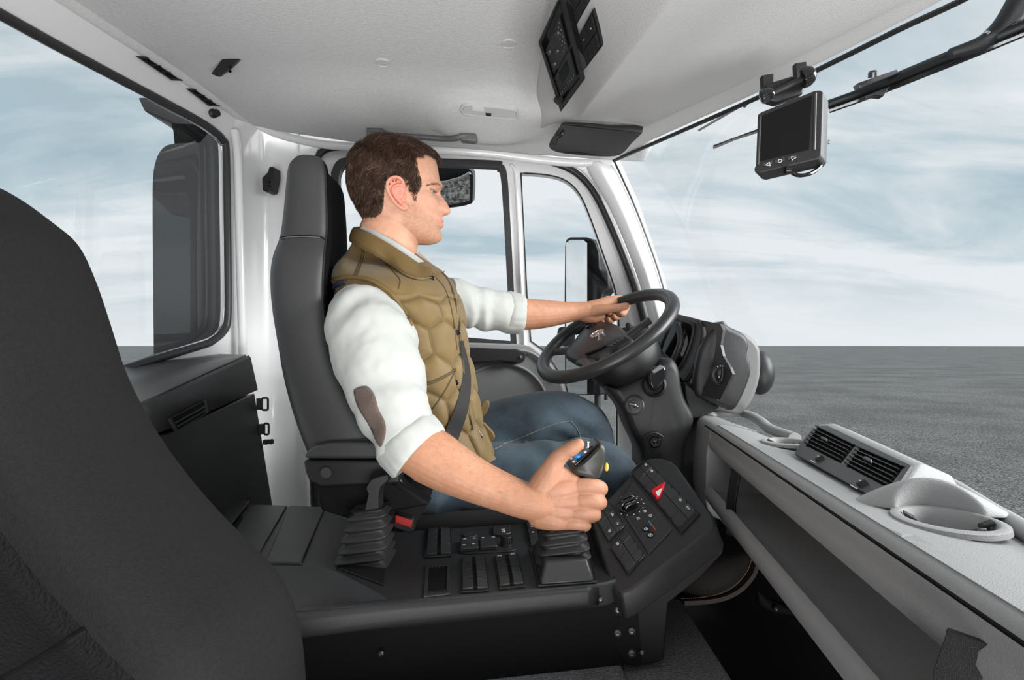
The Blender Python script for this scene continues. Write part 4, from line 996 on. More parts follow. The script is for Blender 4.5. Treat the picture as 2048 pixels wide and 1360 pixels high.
ig = P(1269,811,1.375); axi = V(-.25,-1,.15).normalized()
m = MB(); m.lathe([(.024,-.01),(.024,.002),(.021,.004),(.020,.002),(.016,.002),(.016,.006),(.013,.007),(.012,.004),(0,.004)], ig, axi, 32); ign = m.build('ignition_lock', M['dash3'], colm)
m = MB(); m.ball(ig+axi*.008, .005, 12, rx=(.006,.005,.006)); m.tube([ig+axi*.010+V(-.013,0,.004), ig+axi*.012, ig+axi*.010+V(.008,0,-.003)], .0028, 8); m.build('key', M['steel'], ign)
# lever cup and lever
m = MB(); m.lathe([(.030,-.01),(.030,.006),(.026,.010),(.022,.004),(0,.002)], P(1308,770,1.37), V(-.3,-1,.25), 30); m.build('stalk_cup', M['blk'], colm)
m = MB(); m.ngon_prism([P(x, y, 1.33) for x, y in ((1297,748),(1308,736),(1326,730),(1334,738),(1333,756),(1318,778),(1306,784),(1298,768))], V(0,.03,0)); m.build('stalk_lever', M['gloss'], colm, bevel=.006, seg=3)
m = MB(); m.ngon_prism([P(x, y, 1.327) for x, y in ((1303,742),(1320,730),(1331,734),(1308,748))], V(0,.01,0)); m.build('lever_tip', M['dash2'], colm, bevel=.002)
MB().lathe([(.015,-.004),(.015,.0),(.012,.003),(.006,.003),(.0055,.008),(0,.009)], P(1310,884,1.385), V(-.1,-1,.1), 24).build('socket', M['gloss'], colm)
m = MB(); m.tube(cr([P(1288,876,1.385),P(1298,868,1.383),P(1312,866,1.382),P(1326,874,1.385)], 5), .003, 8); m.build('socket_hood', M['blk2'], colm)
m = MB(); m.tube([P(1262,655,1.5), P(1256,650,1.48), P(1262,668,1.45)], .007, 10); m.build('wiper_stalk', M['blk'], colm)

# ================================================================== instrument cluster
ic = thing('instrument_cluster', 'dark instrument pod with rotary light switch standing on the dashboard end', 'instrument cluster', P(1430,820,1.45))
# outer light grey shell
sh = cr2([(1440,648),(1462,655),(1485,664),(1505,676),(1517,690),(1522,706),(1522,745),(1516,775),(1505,802),(1486,826),(1468,829),(1440,822),(1410,806)], 3, True)
f3 = [P(x, y, 1.52) for x, y in sh]
m = MB(); m.ngon_prism(f3, V(.02,.22,0)); m.build('rear_shell', mat('shell_grey', (.17,.17,.17), .5), ic, bevel=.02, seg=4)
sd = cr2([(1436,646),(1460,655),(1490,671),(1497,690),(1494,708),(1502,736),(1496,765),(1478,805),(1464,820),(1440,812),(1410,800),(1390,780),(1400,700)], 3, True)
f3 = [P(x, y, 1.45) for x, y in sd]; cc = sum(f3, V(0,0,0))/len(f3)
m = MB(); m.rings([[cc+(p-cc)*.86+V(0,-.005,0) for p in f3],[cc+(p-cc)*.95+V(0,-.003,0) for p in f3],[p+V(0,.003,0) for p in f3],[cc+(p-cc)*1.015+V(0,.014,0) for p in f3],[cc+(p-cc)*1.02+V(.004,.03,0) for p in f3],[p+V(.01,.08,0) for p in f3]]); m.build('side_cheek', M['blk3'], ic, angle=85)
m = MB(); m.ball(P(1519,745,1.62), .05, 20, rx=(.040,.05,.066)); m.build('lamp_bulge', M['blk3'], ic)
# face, turned to the driver: plane through far left and near right edges
CP = plane3(P(1330,632,1.66), P(1442,655,1.41), P(1425,810,1.40))
def cp_(x, y, h=0): return CP.at(x, y, h)
fo = [(1322,660),(1338,634),(1350,627),(1375,633),(1400,640),(1440,648),(1446,660),(1441,690),(1446,712),(1460,735),(1465,748),(1452,775),(1440,800),(1425,797),(1390,788),(1358,752),(1318,720),(1300,702)]
# openings: gauge glass, two slim bands
o1 = cr2([(1345,640),(1360,640),(1384,648),(1387,660),(1380,690),(1368,720),(1350,742),(1330,715),(1320,700),(1333,665)], 2, True)
o3 = cr2([(1420,660),(1432,664),(1432,690),(1424,730),(1410,770),(1400,775),(1393,765),(1405,725),(1414,690)], 2, True)
m = MB(); m.plate([fo, o1, o3], lambda x, y: cp_(x, y), -CP.n*.008); fc = m.build('fascia', M['dash3'], ic, smooth=False)
m = MB(); m.plate([[(min(x,1434), y) for x, y in fo if not (1441 < x < 1466 and 700 < y < 780)]], lambda x, y: cp_(x, y, -.03), -CP.n*.006); m.build('gauge_well', M['gloss'], ic, smooth=False)
MB().tube(cr([cp_(x, y, .003) for x, y in o1], 2, True), .004, 8, closed=True).build('gauge_bezel', M['blk2'], fc)
MB().tube([cp_(x, y, .003) for x, y in cr2([(1398,645),(1406,665),(1400,700),(1388,735),(1372,762)], 5)], .007, 10).build('dividing_rib', M['blk2'], fc)
MB().tube([cp_(x, y, .002) for x, y in cr2([(1408,655),(1410,675),(1404,712),(1390,748),(1382,765)], 5)], .0045, 10).build('silver_rib', M['dash2'], fc)
MB().tube([cp_(x, y, -.012) for x, y in cr2([(1356,650),(1362,680),(1352,710),(1342,728)], 5)], .010, 10).build('gauge_rim', M['dash3'], fc)
m = MB(); m.lathe([(.012,0),(.012,.004),(.008,.006)], cp_(1310,690,.004), CP.n, 20); m.build('round_key', M['blk2'], fc)
lsw = cp_(1441,751,.002) if False else P(1442,750,1.385)
CPn2 = V(-.35,-1,.05).normalized()
m = MB(); m.lathe([(.026,-.01),(.026,.0),(.023,.003),(.021,.0),(0,.0)], lsw, CPn2, 30); ls = m.build('light_switch_ring', M['dash3'], ic)
m = MB(); m.ball(lsw+CPn2*.006, .016, 18, rx=(.015,.008,.021)); m.build('rotary_light_switch', M['gloss'], ls)
m = MB(); m.tube([lsw+CPn2*.014+V(.004,0,.017), lsw+CPn2*.016+V(.003,0,0), lsw+CPn2*.014+V(.0,0,-.016)], .003, 8); m.build('switch_ridge', M['rock'], ls)
m = MB()
for k in range(4): m.box(lsw+CPn2*.003+V(-.008+.006*k,0,.021+.0015*math.sin(k*1.2)), .0025,.001,.0025)
m.build('symbols', M['white'], ls, smooth=False)
# foot of the pod
m = MB(); m.ngon_prism([P(x, y, 1.46) for x, y in ((1370,765),(1412,800),(1440,815),(1400,838),(1382,836),(1372,800))], V(0,.1,0)); m.build('pod_foot', M['blk2'], ic, bevel=.004)
# ================================================================== overhead: radio unit
oc_b = bvh(oc); ce_b = bvh(ceil)
RPp = plane3(P(1077,84,1.16), P(1121,224,1.40), P(1170,157,1.197))
def rp(x, y, h=0): return RPp.at(x, y, h)
if RPp.n.z > 0: RPp.n = -RPp.n
rad = thing('overhead_radio_unit', 'black overhead radio unit with rows of keys hanging from the headliner', 'radio', rp(1125,110))
ro = [(1076,84),(1121,225),(1171,157),(1124,-20)]
ri = [(1083,86),(1123,205),(1160,155),(1120,0)]
r3 = [rp(x, y) for x, y in ro]
m = MB(); m.plate([ro, ri], lambda x, y: rp(x, y), rp(1125,110).normalized()*.07); hs = m.build('housing', M['blk'], rad, smooth=False, bevel=.003)
m = MB(); m.ngon_prism([rp(x, y, -.012) for x, y in ri], -RPp.n*.03); fcp = m.build('front_plate', M['gloss'], rad, smooth=False)
q = [rp(x, y, -.010) for x, y in ((1120,4),(1158,152),(1123,200),(1086,90))]
def rq(u, v, h=0): return quad_uv(q, u, v)+RPp.n*h
def rbx(u0, v0, u1, v1, h, mt, nm, par): 
    m = MB(); m.ngon_prism([rq(u0,v0), rq(u1,v0), rq(u1,v1), rq(u0,v1)], RPp.n*h); return m.build(nm, mt, par, bevel=.0008)
r1 = rbx(.10,.10,.52,.92,.004, M['blk2'], 'tachograph', rad); r2 = rbx(.56,.06,.97,.94,.005, M['blk2'], 'radio', rad)
rbx(.60,.25,.80,.68,.0062, M['screen'], 'display', r2)
for k in range(8): rbx(.86,.08+k*.105,.93,.08+k*.105+.075,.0072, M['rock'], 'key', r2)
for k in range(5): rbx(.62+k*.045,.74,.62+k*.045+.035,.88,.0068, M['rock'], 'key', r2)
for k in range(4): rbx(.66+k*.05,.10,.66+k*.05+.03,.20,.0068, M['rock'], 'key', r2)
MB().lathe([(.012,0),(.012,.012),(0,.013)], rq(.94,.98,.004), RPp.n, 20).build('volume_knob', M['blk'], r2)
for u, v in ((.2,.3),(.35,.5),(.42,.75),(.2,.8)): MB().lathe([(.007,0),(.006,.004),(0,.004)], rq(u, v, .004), RPp.n, 14).build('round_key', M['steel2'], r1)
g = MB(); AX = (q[1]-q[0]).normalized(); AY = (q[3]-q[0]).normalized()
for k in range(12): glyph(g, rq(.14+.03*k, .15+.06*(k % 3), .0045), AX, AY, RPp.n, ('box','ring','beam')[k % 3], .0025)
for k in range(8): glyph(g, rq(.895,.115+k*.105,.0076), AX, AY, RPp.n, ('beam','box','ring')[k % 3], .0022)
g.build('symbols', mat('dim_print', (.35,.35,.35), .6), rad, smooth=False)
# two black switch inserts
def insert(c, lab, gl=()):
    pts = [hit(oc_b, x, y)[0] for x, y in c]; pl = plane3(*pts[:3])
    o = thing('overhead_switch_insert', lab, 'switch panel', pts[0]); n = pl.n
    c3 = [pl.at(x, y, .004) for x, y in c]
    m = MB(); m.ngon_prism([p-n*.008 for p in c3], n*.010); fr = m.build('frame', M['blk'], o, bevel=.0015)
    for j in range(2):
        for i in range(4):
            u0, u1 = ((.07,.5),(.54,.93))[j]; v0, v1 = .07+i*.215, .07+(i+1)*.215-.015
            m = MB(); m.ngon_prism([quad_uv(c3, u, v)+n*.002 for u, v in ((u0,v0),(u1,v0),(u1,v1),(u0,v1))], n*.003); m.build('switch', M['rock'] if j else M['blk2'], o, bevel=.0006)
    if gl:
        g = MB(); ax = (c3[1]-c3[0]).normalized(); ay = (c3[3]-c3[0]).normalized()
        for u, v in gl: glyph(g, quad_uv(c3, u, v)+n*.0056, ax, ay, n, 'box', .0035)
        g.build('symbols', M['white'], o, smooth=False)
insert([(1187,17),(1205,92),(1171,137),(1153,80)], 'black overhead switch insert right beside the radio unit, whole in view', [(.3,.6),(.3,.78),(.3,.2)])
insert([(1166,-40),(1182,-2),(1150,55),(1134,5)], 'black overhead switch insert cut off by the upper edge of the view')
# sun visor
sv = thing('sun_visor', 'dark grey folded sun visor above the side window post', 'sun visor', P(1180,290,1.5))
vo = [(1098,290),(1104,278),(1118,258),(1132,249),(1215,254),(1285,258),(1262,288),(1240,310),(1200,313),(1130,307),(1104,300)]
vz = lambda x, y: P(x, y, lin([1098,1160,1285],[1.50,1.50,1.56], x)-.02)
m = MB(); pts = [vz(x, y) for x, y in cr2(vo, 3, True)]; m.prism(pts, V(.004,.012,.012)); m.build('blade', M['visor'] if 'visor' in M else M['blk2'], sv, bevel=.003, seg=3)
m = MB(); m.tube(cr([P(1108,290,1.46),P(1112,276,1.455),P(1120,270,1.455),P(1126,262,1.46)], 5), .006, 10); m.build('hinge', M['gloss'], sv)

# ================================================================== ceiling fittings
def on_ceiling(x, y, off=0): h = hit(ce_b, x, y); return h[0]+h[1]*off, h[1]
for (x, y), lab in (((765,124), 'small round light grey headliner plug on the left'), ((1018,86), 'small round light grey headliner plug nearer the radio unit')):
    c, n = on_ceiling(x, y); m = MB(); m.lathe([(.0185,-.002),(.0185,.002),(.017,.0035),(.0165,.002),(0,.0028)], c, n, 30); tag(m.build('headliner_plug', M['plug'] if 'plug' in M else M['liner2']), lab, 'plug', 'headliner plugs')
# dome lamp
dl = thing('dome_lamp', 'flat oblong interior dome lamp with clear lens on the headliner', 'lamp', on_ceiling(978,222)[0])
lo = [(921,214),(926,208),(940,206),(1000,212),(1028,216),(1036,221),(1037,232),(1030,235),(1000,233),(935,226),(922,221)]
pl = plane3(on_ceiling(925,210)[0], on_ceiling(1030,218)[0], on_ceiling(978,232)[0])
if pl.n.z > 0: pl.n = -pl.n
pp = [pl.at(x, y, .002) for x, y in cr2(lo, 3, True)]; cc = sum(pp, V(0,0,0))/len(pp)
m = MB(); m.rings([[p-pl.n*.004 for p in pp],[p+pl.n*.006 for p in pp],[cc+(p-cc)*.94+pl.n*.008 for p in pp],[cc+(p-cc)*.90+pl.n*.005 for p in pp]]); fr = m.build('rim', M['lamprim'] if 'lamprim' in M else M['liner2'], dl)
m = MB(); m.prism([cc+(p-cc)*.9+pl.n*.0055 for p in pp], pl.n*.001); m.build('lens', mat('frosted_lens', (.55,.55,.55), .25, coat=.5), dl)
m = MB(); m.ngon_prism([pl.at(x, y, .008) for x, y in ((945,212),(968,214),(968,222),(945,220))], pl.n*.002); m.build('bulb_window', mat('pale_lens', (.75,.75,.75), .2), dl)
m = MB(); m.ngon_prism([pl.at(x, y, .008) for x, y in ((971,225),(983,226),(982,231),(972,230))], pl.n*.004); m.build('switch', M['blk2'], dl, bevel=.001)
# grab handle
gh = thing('grab_handle', 'dark grey grab handle above the driver door', 'handle', P(845,268,1.70))
def gc(x, y, off): c, n = on_ceiling(x, y, off); return c
hp_ = [(736,262,.010),(752,262,.016),(764,264,.024),(776,270,.040),(800,272,.046),(845,275,.048),(888,278,.046),(912,277,.038),(924,273,.024),(938,273,.014),(952,274,.010)]
gp3 = []
for x, y, o in hp_:
    c, n = on_ceiling(x, y-2, 0); gp3.append(P(x, y, c.y-o*.6))
m = MB(); m.tube(cr(gp3, 4), .0105, 12, flat=.75); m.build('grip', M['handle'], gh)
for a, b in (((732,254),(768,277)), ((920,265),(955,283))):
    m = MB(); x0, y0 = a; x1, y1 = b; c, n = on_ceiling((x0+x1)/2, (y0+y1)/2-4, 0); m.ngon_prism([P(x0,y0,c.y-.018),P(x1-3,y0+1,c.y-.018),P(x1,y1-5,c.y-.018),P(x1-4,y1,c.y-.018),P(x0+1,y1-3,c.y-.018)], V(0,.03,0)); m.build('end_cap', M['handle'], gh, bevel=.005, seg=3)
# coat hooks
def hook(pts, d, lab, ex):
    h = thing('coat_hook', lab, 'coat hook', P(*pts[0], d), 'coat hooks')
    m = MB(); m.prism([P(x, y, d) for x, y in pts], V(*ex)); m.build('body', M['blk'], h, bevel=.004, seg=3)
    cxm = sum(p[0] for p in pts)/len(pts); cym = sum(p[1] for p in pts)/len(pts)
    for k in range(2): MB().lathe([(.004,0),(.004,.002),(0,.002)], P(cxm+4, cym+6+k*9, d-.001), (0,-1,0), 12).build('screw', M['dark'], h)
c, n = on_ceiling(455,130)
hook([(421,148),(443,119),(458,116),(470,108),(478,106),(485,110),(479,122),(458,142),(440,155),(432,153)], c.y-.03, 'black coat hook on the headliner near the rear window', (.0,.016,.014))
hook([(523,356),(535,344),(538,333),(547,333),(547,352),(541,381),(532,384),(524,380)], 1.80, 'black coat hook on the white post behind the driver seat', (.006,.045,0))
# slots in the rear header and rubber stop
for c, lab in (([(270,112),(298,113),(369,162),(343,161)], 'larger slanted black air slot above the rear window'), ([(371,177),(398,178),(444,213),(417,212)], 'smaller slanted black air slot above the rear window corner')):
    q = [rearP.at(x, y, .004) for x, y in c]; o = thing('air_slot', lab, 'air slot', q[0], 'air slots')
    m = MB(); cc = sum(q, V(0,0,0))/4; qi = [cc+(p-cc)*.82 for p in q]
    for i in range(4): j = (i+1) % 4; m.ngon_prism([q[i], q[j], qi[j], qi[i]], V(.004,0,0))
    m.build('frame', M['blk2'], o, bevel=.0008); m = MB(); m.ngon_prism([p-V(.001,0,0) for p in qi], V(.002,0,0)); m.build('dark_opening', M['dark'], o, smooth=False)
    for k in range(2): v = .33+.33*k; MB().tube([quad_uv(qi,.05,v)+V(.003,0,0), quad_uv(qi,.95,v)+V(.003,0,0)], .0016, 6).build('slat', M['blk'], o)
c = rearP.at(425,227,.004)
m = MB(); m.lathe([(.013,0),(.013,.006),(.0095,.010),(.0095,.016),(.011,.018),(.010,.022),(0,.023)], c, V(.9,-.4,-.1), 20); tag(m.build('rubber_stop', M['rubber']), 'round black rubber stop at the corner above the rear window', 'rubber stop')

# ================================================================== monitor
mon = thing('reversing_monitor', 'small black monitor hanging in front of the windscreen', 'monitor', P(1580,230,.95))
MP = plane3(P(1514,226,1.0), P(1638,180,.96), P(1508,342,.985))
def mp(x, y, h=0): return MP.at(x, y, h)
fo = [(1515,229),(1522,224),(1629,181),(1640,180),(1646,184),(1642,310),(1636,318),(1518,346),(1509,344),(1508,336),(1511,332)]
m = MB(); f3 = [mp(x, y) for x, y in fo]; m.ngon_prism(f3, -MP.n*.030+V(.012,0,0)); hb_ = m.build('housing', M['dash3b'] if 'dash3b' in M else M['blk2'], mon, bevel=.005, seg=3)
m = MB(); m.ngon_prism([mp(x, y, .0012) for x, y in ((1525,232),(1624,191),(1618,298),(1521,322))], MP.n*.0006); m.build('screen', M['screen'], mon, smooth=False)
MB().tube([mp(x, y, .001) for x, y in ((1631,187),(1628,300))], .0025, 8).build('side_rib', M['dash3'], mon); MB().tube([mp(x, y, .001) for x, y in ((1521,232),(1516,330))], .002, 8).build('side_rib', M['dash3'], mon)
for x in (1535,1559,1584):
    y = 337-(x-1520)*.245+ -6
    c3 = [mp(x-10, y-1), mp(x+10, y-6), mp(x+10, y+1), mp(x-10, y+6)]
    m = MB(); m.ngon_prism(c3, MP.n*.002); kb_ = m.build('key', M['dash3'], mon, bevel=.0008)
g = MB(); ax = (mp(1600,310)-mp(1520,330)).normalized(); ay = MP.n.cross(ax)
def tri(cx, cy, s):
    c = mp(cx, cy, .0028); a = [c+ax*(s*.004), c-ax*(s*.003)+ay*.0035, c-ax*(s*.003)-ay*.0035]
    for i in range(3): g.tube([a[i], a[(i+1) % 3]], .0005, 6)
tri(1536,329,-1); tri(1587,316,1)
c = mp(1560,322,.0028); g.tube([c+ax*(.003*math.cos(t))+ay*(.003*math.sin(t)) for t in [k*math.pi/4 for k in range(8)]], .0005, 6, closed=True)
g.build('key_symbols', M['white'], mon, smooth=False)
m = MB(); m.tube(cr([P(1578,340,.955),P(1588,348,.95),P(1604,351,.95),P(1625,345,.955),P(1641,331,.965),P(1647,316,.98)], 6), .0035, 8); m.tube([P(1570,341,.955),P(1582,341,.955)], .006, 10); m.build('cable', M['gloss'], mon)
MB().lathe([(.004,0),(.004,.002),(0,.002)], P(1656,284,.985), (1,-.3,0), 10).build('screw', M['steel'], mon)
# bracket
br = thing('monitor_bracket', 'black swivel bracket with two knobs carrying the monitor under the header', 'bracket', P(1575,160,1.0))
m = MB(); m.ngon_prism([P(x, y, 1.0) for x, y in ((1530,168),(1588,150),(1612,172),(1606,188),(1556,206),(1532,198))], V(0,.02,0)); m.build('tilt_block', M['blk'], br, bevel=.004)
for x0, y0, x1, y1 in ((1524,146,1548,184), (1590,122,1614,158)):
    m = MB(); m.ngon_prism([P(x, y, 1.035) for x, y in ((x0,y0+4),(x1,y0),(x1,y1-2),(x0+2,y1))], V(0,.012,0)); m.build('hanger', M['blk'], br, bevel=.002)
for x, y, r in ((1532,191,.011),(1613,153,.017)):
    m = MB(); ax2 = V(1,-.25,.35).normalized(); prof_ = [(r*.7,-.010),(r,-.008),(r,.004),(r*.85,.010),(r*.45,.015),(0,.016)]
    m.lathe(prof_, P(x, y, .99), ax2, 26)
    for k in range(18):
        a = 2*math.pi*k/18; u = ax2.orthogonal().normalized(); w = ax2.cross(u); m.tube([P(x,y,.99)+(u*math.cos(a)+w*math.sin(a))*r-ax2*.008, P(x,y,.99)+(u*math.cos(a)+w*math.sin(a))*r+ax2*.003], .0012, 5)
    m.build('knob', M['gloss'], br)
m = MB(); m.tube([P(1535,192,.99), P(1612,155,.99)], .006, 10); m.build('cross_bar', M['blk'], br)
# ================================================================== wipers (outside)
wi = thing('windscreen_wiper', 'large black wiper arm and blade across the upper right windscreen', 'wiper', P(1850,130,1.25))
D_ = 1.30
a = [P(1655,209,D_+.15), P(1740,178,D_+.1), P(1850,133,D_), P(1960,88,D_-.08), P(2120,20,D_-.16)]
MB().tube(cr(a, 5), .0115, 10, flat=.9).build('blade_frame', M['blk'], wi)
b = [p+V(.004,0,-.016) for p in a]; MB().tube(cr(b, 5), .0075, 8).build('rubber_blade', M['gloss'], wi)
b = [p+V(-.002,0,.010) for p in a[1:]]; MB().tube(cr(b, 5), .0035, 8).build('spring_rail', M['steel2'], wi)
arm = [P(2110,-110,1.15), P(2050,-10,1.18), P(2015,42,1.2), P(1985,72,1.21), P(1955,90,1.21), P(1900,108,1.22)]
MB().tube(cr(arm, 6), [.036-.024*k/30 for k in range(31)], 12, flat=.9).build('arm', M['blk'], wi)
m = MB(); m.ngon_prism([P(x, y, D_+.04) for x, y in ((1715,166),(1795,138),(1800,146),(1720,176))], V(0,.02,0)); m.build('clip', M['steel2'], wi, bevel=.002)
MB().lathe([(.010,0),(.010,.012),(.006,.016),(0,.016)], P(1745,155,D_+.03), V(-.2,-.4,1), 16).build('pivot', M['steel2'], wi)
m = MB(); m.ngon_prism([P(x, y, D_+.04) for x, y in ((1728,192),(1780,172),(1768,192),(1750,190),(1730,198))], V(0,.02,0)); m.build('lower_clip', M['blk'], wi, bevel=.002)
MB().tube([P(1970,71,D_-.1), P(1976,66,D_-.1)], .006, 10).build('rivet', M['chrome'], wi)
w2_ = thing('small_wiper', 'short grey wiper blade seen left of the hanging monitor', 'wiper', P(1470,280,1.6))
MB().tube([P(1427,296,1.8), P(1470,278,1.75), P(1520,262,1.7)], .006, 8, flat=.5).build('blade', M['dash2'], w2_)
MB().tube([P(1427,292,1.795), P(1520,258,1.695)], .003, 8).build('rail', M['blk2'], w2_)
w3_ = thing('thin_wiper', 'thin grey wiper arm just under the windscreen header left of the bracket', 'wiper', P(1460,220,1.6))
MB().tube([P(1397,261,1.85), P(1440,236,1.8), P(1480,213,1.75), P(1522,192,1.7)], .006, 8, flat=.5).build('arm', M['dash2'], w3_)
MB().lathe([(.006,0),(.006,.006),(0,.006)], P(1489,212,1.74), (0,-1,0), 10).build('rivet', M['steel2'], w3_)

# ================================================================== mirrors outside
mr = thing('side_mirror', 'tall black side mirror reflecting clouds outside the quarter window', 'mirror', P(1160,560,2.3))
D_ = 2.35
mo = [(1129,790),(1128,600),(1129,490),(1132,478),(1140,474),(1172,474),(1182,478),(1190,485),(1197,505),(1199,540),(1218,543),(1218,578),(1205,586),(1201,600),(1200,790)]
sd_ = lambda x: 2.35-(min(x,1180)-1132)/42*.10
m = MB(); m.prism([P(x, y, sd_(x)+.006) for x, y in mo], V(.05,.06,0)); m.build('housing', M['blk'], mr, bevel=.008, seg=3)
m = MB(); mg = [P(x, y, D_-.002) for x, y in rr2(1132, 480, 1175, 790, 7, 4)]
# convex mirror glass: slightly turned
gl = [P(x, y, sd_(x)-.002) for x, y in ((1132,788),(1132,486),(1140,480),(1166,480),(1174,486),(1174,788))]
cg = sum(gl, V(0,0,0))/6; m = MB(); m.ngon_prism(gl, V(0,-.003,0)); m.build('mirror_glass', M['mirror'], mr, smooth=False)
m = MB(); m.tube([P(1209,500,2.38), P(1212,600,2.38), P(1212,800,2.38)], .008, 10); m.build('support_tube', M['blk'], mr)
um = thing('upper_mirror', 'black rounded mirror beyond the driver face showing the asphalt', 'mirror', P(915,370,2.2))
D_ = 2.2
uo = cr2([(850,342),(860,336),(925,335),(940,340),(946,352),(945,400),(940,408),(915,414),(880,417),(855,416)], 3, True)
def um_pt(x, y, o=0):
    d = 2.2
    for _ in range(4): z = (CY-y)/F*d; d = 2.2-(z-.56)*1.5+o
    return P(x, y, d)
m = MB(); m.prism([um_pt(x, y, .006) for x, y in uo], V(0,.14,.05)); m.build('housing', M['blk'], um, bevel=.008, seg=3)
ui = cr2([(855,366),(900,362),(936,352),(940,362),(939,398),(934,403),(905,409),(860,412)], 3, True)
M['umir'] = mat('upper_mirror_glass', (.60,.60,.60), .02, 1.0)
pu = [um_pt(x, y, -.003) for x, y in ui]
zt = max(p.z for p in pu)
pu = [p+V(0,-(p.z-zt)*-.0,0) for p in pu]
# glass tilts down so that it shows the ground
m = MB(); m.prism(pu, V(0,-.003,0)); m.build('mirror_glass', M['umir'], um, smooth=False)
MB().tube([P(900,345,D_+.03), P(905,270,2.1), P(905,262,1.95)], .012, 10).build('arm', M['blk'], um)
MB().tube([um_pt(850,366,-.02), um_pt(890,364,-.02), um_pt(920,356,-.02), um_pt(940,346,-.02)], .010, 10, flat=.5).build('chrome_rail', M['chrome'], um)
lm = thing('lower_mirror', 'small black mirror back just behind the steering wheel rim', 'mirror', P(1125,665,2.2))
m = MB(); m.prism([P(x, y, 2.2) for x, y in cr2([(1116,676),(1117,660),(1122,654),(1140,655),(1150,662),(1146,690),(1120,690)], 3, True)], V(0,.04,0)); m.build('housing', M['blk'], lm, bevel=.006)
pm = thing('mirror_post', 'thin dark upright tube outside, beyond the knees', 'post', P(1195,1000,2.2))
m = MB(); m.tube([P(1195,765,2.3), P(1194,1000,2.3)], .013, 12); m.build('tube', M['blk2'], pm)
# ================================================================== air intake behind the cab
ai = thing('air_intake', 'tall black rounded air intake standing outside the rear window', 'air intake', P(370,900,1.80))
io = [(308,760),(306,560),(305,420),(306,355),(312,320),(324,298),(344,288),(400,285),(436,287),(436,760)]
rs = []
f3 = [P(x, y, 1.80) for x, y in cr2(io, 3)]; cc = sum(f3, V(0,0,0))/len(f3)
m = MB(); m.prism(f3, V(0,.25,0)); m.build('duct', M['duct'] if 'duct' in M else M['blk2'], ai, bevel=.03, seg=5)
m = MB(); m.prism([P(x, y, 1.84) for x, y in ((340,246),(345,262),(348,295),(440,295),(440,250))], V(0,.12,0)); m.build('neck', M['dark'], ai, bevel=.006)
m = MB(); m.prism([P(x, y, 1.84) for x, y in ((275,195),(288,222),(345,248),(378,252),(440,300),(440,235),(410,190))], V(0,.2,0)); m.build('intake_head', M['dash3'], ai, bevel=.006)
# pedal in the footwell
pd = thing('pedal', 'dark pedal pad low in the footwell beyond the boot', 'pedal', P(1550,1215,1.1))
m = MB(); m.ngon_prism([P(x, y, 1.15) for x, y in ((1515,1180),(1540,1200),(1570,1212),(1600,1216),(1590,1236),(1550,1230),(1520,1215))], V(0,.02,0)); m.build('pad', M['dark'], pd, bevel=.006)
MB().ball(P(1552,1218,1.14), .006, 10).build('bolt', M['steel2'], pd)
# ================================================================== the driver
man = thing('person', 'person in olive quilted vest, white shirt and jeans, seated with one hand on the wheel', 'person', V(-.15,1.32,-.33))
PS = 1.27/F; psi = math.radians(14)
FD = V(math.cos(psi), math.sin(psi), 0); LD = V(math.sin(psi), -math.cos(psi), 0)
H0 = V((795-CX)*PS, 1.27, 0)
def lerp_tab(tab, y):
    # smooth (monotone-ish) interpolation of table rows by first column
    for i in range(len(tab)-1):
        if y <= tab[i+1][0] or i == len(tab)-2:
            a, b = tab[i], tab[i+1]; t = max(0, min(1, (y-a[0])/(b[0]-a[0])))
            p0 = tab[max(i-1,0)]; p3 = tab[min(i+2,len(tab)-1)]; out = []
            for k in range(1, len(a)):
                m1 = (b[k]-p0[k])/max(b[0]-p0[0],1e-6)*(b[0]-a[0]); m2 = (p3[k]-a[k])/max(p3[0]-a[0],1e-6)*(b[0]-a[0])
                out.append((2*t**3-3*t*t+1)*a[k]+(t**3-2*t*t+t)*m1+(-2*t**3+3*t*t)*b[k]+(t**3-t*t)*m2)
            return out
HT = [ # y, front px, back px, half width m
 (286.5,800,788,.004),(288,820,765,.020),(291,834,750,.034),(297,848,736,.048),(306,861,722,.060),(318,869,713,.069),(335,873,706,.0755),(355,876,704,.078),(370,879,705,.0785),
 (385,876,709,.077),(400,877,715,.0745),(415,878,723,.072),(430,879,731,.069),(445,879,738,.065),(458,878,750,.059),(468,878,768,.050),(477,876,788,.038),(483,868,805,.025),(487,856,822,.008)]
def g2(x, s): return math.exp(-x*x/(2*s*s))
